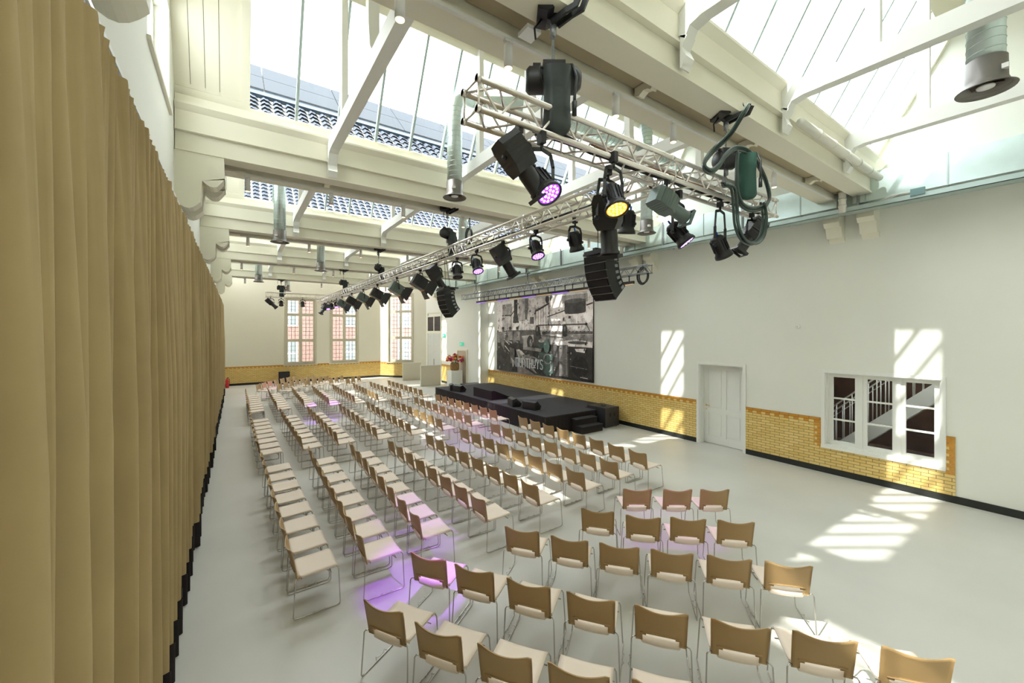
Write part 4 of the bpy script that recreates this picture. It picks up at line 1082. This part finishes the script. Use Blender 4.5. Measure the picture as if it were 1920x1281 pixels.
# chain hoists
def hoist(x, y, ztop, zm, ln_, label, bag='black', rz=0):
    t = thing('chain_hoist', label, 'chain hoist', (x, y, ztop), rz, 'chain hoists')
    s = MB(); s.prism([(-.14, .06), (-.15, -.03), (-.06, -.05), (.02, -.10), (.10, -.04), (.20, .14), (.24, .12), (.17, .30), (.12, .28), (.06, .02)], 'y', -.03, .03)
    s.prism([(-.14,.06),(-.15,-.03),(-.06,-.05),(0,-.02),(-.04,.04)], 'y', -.12, .12)
    s.tube([(-.10,0,-.03), (-.17,0,-.12), (-.16,0,-.22)], .01, 6)
    s.build('beam_clamp', BLACK, t)
    Ri = Matrix.Rotation(-rz, 3, 'Z')
    for dx in (-.03, .05):
        s = MB(); P = [Ri @ Vector(q) for q in ((dx, -.02, -.08), (dx+.05, -.14, -.045), (dx+.10, -.22, -.02), (dx+.12, -.25, .06))]
        for A, B in zip(P, P[1:]): s.tbox(Matrix.Translation((A+B)/2) @ (B-A).to_track_quat('Z', 'Y').to_matrix().to_4x4(), .025, .05, (B-A).length+.02)
        s.build('clamp_arm', BLACK, t)
    s = MB(); s.tube([(0,0,-.08),(0,0,-.2)], .03, 8); s.build('hook', GREY, t)
    dz = zm-ztop
    s = MB(); z = -.2
    while z > dz+.12:
        s.tube([(.012*math.cos(a), 0 if int(z*100) % 2 else .012*math.cos(a), z-.016*math.sin(a)) for a in [2*PI*q/8 for q in range(8)]], .004, 5, closed=True); z -= .022
    s.tube([(0,0,-.2), (0,0,dz+.1)], .006, 5)
    s.build('chain', GREY, t)
    s = MB(); s.tube([(-ln_/2, 0, dz), (-ln_/2+.03, 0, dz), (ln_/2-.05, 0, dz), (ln_/2, 0, dz)], [.085, .115, .115, .07], 20); s.cbox(0, 0, dz+.05, .2, .2, .16); s.cbox(-ln_*.3, 0, dz+.12, .07, .05, .06); s.cbox(ln_*.3, 0, dz+.12, .05, .05, .05)
    s.build('motor', BLACK, t)
    s = MB(); bm = BAGM if bag == 'black' else DKGREEN
    bx = .02 if bag == 'black' else .22
    prof = [(.13, dz+.05), (.135, dz-.02), (.12, dz-.2), (.125, dz-.4), (.13, dz-.50), (.09, dz-.56), (0, dz-.58)]
    vs = []
    s.grid(24, 24, lambda u, v: (bx+(.135-.02*math.sin(v*3)+.006*math.sin(u*2*PI*7+v*5))*math.cos(u*2*PI)*(1 if v < .85 else max(0.02, math.sqrt(max(0, 1-((v-.85)/.15)**2)))), -.11+(.085+.006*math.sin(u*2*PI*5))*math.sin(u*2*PI)*(1 if v < .85 else max(0.02, math.sqrt(max(0, 1-((v-.85)/.15)**2)))), dz+.04-.60*v))
    s.build('chain_bag', bm, t)
    s = MB(); s.tube([(bx+.14, -.1, dz+.08), (bx+.17, -.14, dz-.05), (bx+.15, -.16, dz-.25), (bx+.15,-.16,dz-.3)], .013, 8); s.tube([(bx+.15,-.16,dz-.28),(bx+.15,-.16,dz-.4)], .022, 8)
    s.build('control_cable', CABLE, t)
    MB().tube([(-.05,-.1,dz+.05),(-.14,-.16,dz+.02),(-.12,-.15,dz-.1)], .010, 6).build('power_lead', CABLE, t)
    s = MB(); s.tube([(0,0,dz-.1),(0,0,dz-.2)], .03, 8); s.tube([(0,0,dz-.2),(0,0,5.32-ztop)], .008, 6); s.build('lower_hook', GREY, t)
    return t
hoist(2.39, 2.82, 6.2, 5.60, .50, 'large black chain hoist with hanging bag above the foreground truss', rz=R(-34))
hoist(5.40, 2.82, 6.2, 5.60, .30, 'chain hoist with dark green bag and cable loops at right', bag='green', rz=R(-30))
hoist(4.12, 8.7, 6.2, 5.62, .42, 'chain hoist under the second beam above the long truss', rz=R(35))
hoist(4.12, 14.25, 6.2, 5.55, .36, 'chain hoist under the third beam above the long truss', rz=R(60))
hoist(4.12, 19.8, 6.2, 5.6, .36, 'chain hoist under the fourth beam above the long truss', rz=R(20))
hoist(2.05, 25.35, 6.2, 5.75, .40, 'chain hoist above the small far truss')
t = thing('access_point', 'small white square box fixed under the nearest beam beside the large hoist', 'box', (2.33, 3.1, 6.2))
MB().cbox(0, 0, -.02, .16, .16, .04).build('housing', GASKET, t)
# thick cable loom at the right hoist
def loom():
    t = thing('cable_loom', 'thick black green cable loom looping around the right hoist', 'cables', (5.558, 2.651, 5.78))
    t.scale = (.855,)*3
    path = [(-0.98,-0.52,0.05),(-1.07,-0.50,-0.07),(-0.98,-0.30,-0.21),(-1.05,-0.10,-0.38),(-1.26,-0.10,-0.58),(-1.28,-0.10,-0.67),(-1.12,-0.10,-0.69),(-0.91,-0.10,-0.56),(-0.74,-0.10,-0.38),(-0.44,-0.10,-0.20),(-0.03,-0.10,-0.17),(0.39,-0.10,-0.38),(0.61,-0.10,-0.67),(0.50,-0.10,-0.86),(0.09,-0.10,-1.00),(-0.24,-0.10,-1.00),(-0.40,-0.10,-0.83),(-0.43,-0.10,-0.52),(-0.40,-0.10,-0.26)]
    def sm(P, n=5):
        out = []
        for i in range(len(P)-1):
            p0, p1, p2, p3 = [Vector(P[max(0, min(len(P)-1, i+k))]) for k in (-1, 0, 1, 2)]
            for q in range(n):
                u = q/n; out.append(.5*((2*p1)+(p2-p0)*u+(2*p0-5*p1+4*p2-p3)*u*u+(3*p1-p0-3*p2+p3)*u*u*u))
        out.append(Vector(P[-1])); return out
    rnd = random.Random(5); m_ = mat('green_black_cable', (.035,.06,.05), .35)
    for k in range(4):
        o = Vector((rnd.uniform(-.03,.03), rnd.uniform(-.03,.03), rnd.uniform(-.025,.025)))
        MB().tube([p+o for p in sm(path)], .018, 8).build('cable', m_, t)
    p2 = [(-0.80,-0.10,-0.79),(-0.56,-0.10,-0.80),(-0.49,-0.10,-1.08),(-0.44,-0.10,-1.34),(-0.24,-0.10,-1.51),(0.09,-0.10,-1.52),(0.35,-0.10,-1.35),(0.42,-0.10,-1.05),(0.35,-0.10,-0.85)]
    for k in range(4):
        o = Vector((rnd.uniform(-.025,.025), rnd.uniform(-.03,.03), rnd.uniform(-.025,.025)))
        MB().tube([p+o for p in sm(p2)], .018, 8).build('cable', m_, t)
    MB().tube([(-.58,0,-.3),(-.60,0,-.62)], .006, 6).build('thin_lead', CABLE, t)
    MB().cbox(-.60, 0, -.70, .05, .05, .14).build('connector', GREY, t)
loom()

# small purple/warm beams of the lit pars
def spot(loc, target, col, e, ang):
    l = bpy.data.lights.new('par_beam', 'SPOT'); o = bpy.data.objects.new('par_beam', l); C.objects.link(o)
    l.energy = e; l.color = col; l.spot_size = R(ang); l.spot_blend = .6; l.shadow_soft_size = .08
    o.location = loc; o.rotation_euler = (Vector(target)-Vector(loc)).to_track_quat('-Z', 'Y').to_euler()
PC = (.42, .08, 1.0)
spot((2.18,2.5,4.45), (1.9,4.95,0), PC, 600, 17)
spot((4.12,5.2,4.55), (2.35,6.3,0), PC, 280, 22)
spot((4.5,2.7,4.45), (5.8,4.0,0), (.65,.15,1.0), 260, 24)
spot((4.12,7.2,4.55), (5.8,10.6,.2), PC, 380, 30)
spot((4.12,21.3,4.5), (2.75,17.0,0), PC, 1400, 14)
spot((4.12,23.5,4.5), (1.5,24.3,.6), (.75,.12,1.0), 260, 18)
spot((4.12,7.4,4.55), (7.1,13.2,.4), (.8,.25,.75), 600, 26)

# ------------------------------------------------------------------ chairs
def make_chair():
    t = thing('stacking_chair', 'chair', 'chair', (0,0,0), 0)
    # seat: thin upholstered pad, faces +y ; rear edge rolls down through the back opening
    def seat(u, v):
        x = (u-.5)*.455; y = -.226+v*.466
        z = .455 - .012*math.cos(PI*(u-.5)*1.0)+.02*v*v
        if v < .07: z -= .038*(1-v/.07)**2; y += .012*(1-v/.07)
        if v > .9: z -= .03*((v-.9)/.1)**2
        xs = 1 if v > .12 else .72+.28*v/.12
        return (x*xs, y, z)
    s = MB().grid(8, 16, seat); n = len(s.v)
    s.v += [(x*.985, y*.985, z-.022) for x, y, z in s.v[:n]]
    top = list(s.f); s.f += [[i+n for i in reversed(f)] for f in top]; s.smooth += [True]*len(top)
    nu, nv = 8, 16
    ring = [i for i in range(nu+1)] + [(j+1)*(nu+1)-1+0 for j in range(1, nv+1)] + [nv*(nu+1)+i for i in range(nu-1, -1, -1)] + [j*(nu+1) for j in range(nv-1, 0, -1)]
    for a, b in zip(ring, ring[1:]+ring[:1]): s.f.append([a, a+n, b+n, b]); s.smooth.append(False)
    s.build('seat', SEATM, t)
    # backrest shell with an opening at the bottom centre
    NU, NV = 14, 12
    def bk(u, v, off=0):
        c = (u-.5)*2
        w_ = .232-.010*(1-v)
        zt = .797 - .038*(1-abs(c)**1.9) - .020*max(0, (abs(c)-.80)/.20)**2    # concave top edge, rounded corners
        zb = .420+.012*(1-c*c)
        z = zb+(zt-zb)*v
        y = -.215-.06*v+.0*v - .038*(1-c*c)*(.25+.75*v) + .028*max(0, v-.82)*(-1) + off
        return (c*w_, y, z)
    s = MB(); vid = {}
    th = .011
    def vert(i, j, k):
        key = (i, j, k)
        if key not in vid:
            p = bk(i/NU, j/NV, th if k else 0); vid[key] = len(s.v); s.v.append(p)
        return vid[key]
    def solid(i, j):
        if 0 <= i < NU and 0 <= j < NV: return not (j < 3 and 2+(j//2) <= i < NU-2-(j//2))
        return False
    for i in range(NU):
        for j in range(NV):
            if not solid(i, j): continue
            for k, fl in ((0, 0), (1, 1)):
                q = [vert(i,j,k), vert(i+1,j,k), vert(i+1,j+1,k), vert(i,j+1,k)]
                s.f.append(q if not fl else q[::-1]); s.smooth.append(True)
            for (di, dj, a, b) in ((-1,0,(i,j),(i,j+1)), (1,0,(i+1,j),(i+1,j+1)), (0,-1,(i,j),(i+1,j)), (0,1,(i,j+1),(i+1,j+1))):
                if not solid(i+di, j+dj):
                    s.f.append([vert(*a,0), vert(*b,0), vert(*b,1), vert(*a,1)]); s.smooth.append(False)
    s.build('backrest', BACKM, t)
    # rim under the back panel (raised lip above the opening)
    lip = MB().tube([bk(.10+.8*k/12, .24+.03*math.sin(PI*k/12), -.004) for k in range(13)], .006, 6)
    lip.build('lip', BACKM, t)
    r = .0065
    for sx in (-1, 1):
        X = sx*.272
        pts = [(sx*.215, -.222, .45), (sx*.245, -.232, .45), (sx*.258, -.24, .43), (X-.0*sx, -.262, .03), (X, -.25, .011), (X, -.22, .0075), (X, .205, .0075), (X, .235, .012), (X-.004*sx, .245, .035), (sx*.245, .232, .42), (sx*.235, .222, .447), (sx*.21, .20, .452)]
        MB().tube(pts, r, 8).build('sled_leg', CHROME, t)
        c = MB(); c.tube([(X, -.06, .012), (X+.022*sx, -.045, .034), (X+.022*sx, -.02, .014), (X+.01*sx, 0, .017), (X+.01*sx, .05, .017), (X+.018*sx, .07, .035), (X+.018*sx, .09, .014), (X, .10, .010)], .003, 5)
        c.build('linking_clip', CHROME, t)
    s = MB(); s.tube([(-.235, .15, .40), (.235, .15, .40)], .0055, 6); s.tube([(-.225, -.17, .427), (.225, -.17, .427)], .0055, 6)
    for sx in (-1, 1): s.tube([(sx*.235, .15, .40), (sx*.20, .10, .438)], .005, 6); s.tube([(sx*.20, -.2, .43), (sx*.20, .2, .436)], .005, 6)
    s.build('seat_frame', CHROME, t)
    return t
proto = make_chair(); used = [False]
def chair(x, y, facing, label, group):
    o = proto if not used[0] else copy_tree(proto)
    used[0] = True
    o.location = (x, y, 0); o.rotation_euler = (0, 0, facing-PI/2)
    o['label'] = label; o['group'] = group
ORDN = ['first','second','third','fourth','fifth','sixth','seventh','eighth']
# rows given by the far-top and near-top backrest corners of their end chairs
BL = {
 'near': [((.48,10.03),(.55,5.74)),((1.36,9.96),(1.31,5.61)),((2.2,9.92),(2.1,5.75)),((3.02,9.70),(3.1,5.70)),((3.98,9.69),(4.1,5.70)),((4.97,9.73),(5.16,5.72)),((5.96,9.78),(6.12,5.77)),((7.1,10.01),(7.07,5.81))],
 'middle': [((.40,15.62),(.44,11.49)),((1.26,15.72),(1.32,11.45)),((2.08,15.70),(2.12,11.45)),((3.09,15.60),(3.09,11.35)),((4.02,15.47),(4.01,11.30)),((4.94,15.51),(4.96,11.32)),((5.88,15.52),(5.92,11.32)),((6.83,15.60),(6.97,11.52))],
 'far': [((.40,21.75),(.38,17.60)),((1.24,21.70),(1.24,17.60)),((2.20,21.65),(2.14,17.60)),((3.06,21.55),(3.0,17.50)),((3.96,21.55),(3.93,17.38)),((4.92,21.5),(4.86,17.37)),((5.78,21.6),(5.86,17.46)),((6.73,21.60),(6.81,17.42))]}
for bn, rows in BL.items():
    for ri, (a, b) in enumerate(rows):
        for k in range(8):
            u = k/7; x = a[0]+(b[0]-a[0])*u+.25; y = a[1]+(b[1]-a[1])*u-.25
            lab = 'beige sled-base chair, %s from near end, %s row from curtain, %s block' % (ORDN[7-k], ORDN[ri], bn)
            chair(x, y, math.atan2(b[1]-a[1], b[0]-a[0])+PI/2+R(random.uniform(-.8,.8)), lab, 'beige chairs in the %s block' % bn)
AR = [[(1.01,3.97),(1.3,3.41),(1.63,2.89),(1.98,2.42),(2.39,1.96),(2.78,1.50)],
      [(1.67,4.51),(1.98,4.01),(2.31,3.48),(2.67,2.97),(3.06,2.47),(3.47,1.97),(3.9,1.5),(4.3,1.02)],
      [(2.9,4.41),(3.24,3.89),(3.61,3.43),(4.0,2.99),(4.42,2.55),(4.83,2.12)],
      [(4.1,4.24),(4.46,3.74),(4.91,3.35),(5.36,2.94)],
      [(5.16,4.38),(5.68,4.0),(6.17,3.66)]]
ER = [[(.81,23.14),(1.07,23.66),(1.35,24.22),(1.67,24.76),(1.99,25.27),(2.33,25.76),(2.68,26.2)],
      [(1.64,22.57),(1.97,23.12),(2.28,23.64),(2.60,24.2),(2.92,24.8),(3.25,25.3),(3.6,25.8)],
      [(3.0,23.8),(3.42,24.3),(3.80,24.8),(4.18,25.2)],
      [(4.2,23.84),(4.58,24.35),(4.98,24.95)],
      [(4.93,23.19),(5.33,23.7),(5.78,24.3)]]
for nm, rows, sgn in (('foreground', AR, 1), ('end-wall', ER, -1)):
    for ri, row in enumerate(rows):
        for k, p in enumerate(row):
            q0 = row[max(0, k-1)]; q1 = row[min(len(row)-1, k+1)]
            g0, g1 = row[0], row[-1]
            rd = .5*math.atan2(q1[1]-q0[1], q1[0]-q0[0])+.5*math.atan2(g1[1]-g0[1], g1[0]-g0[0])
            f = rd+sgn*PI/2; fx, fy_ = math.cos(f), math.sin(f); lx, ly = -fy_, fx
            x = p[0]-sgn*.25*lx+.25*fx; y = p[1]-sgn*.25*ly+.25*fy_
            lab = 'beige sled-base chair, %s from left, %s row of the angled %s block' % (ORDN[k], ORDN[ri], nm)
            chair(x, y, f, lab, 'beige chairs in the angled %s block' % nm)
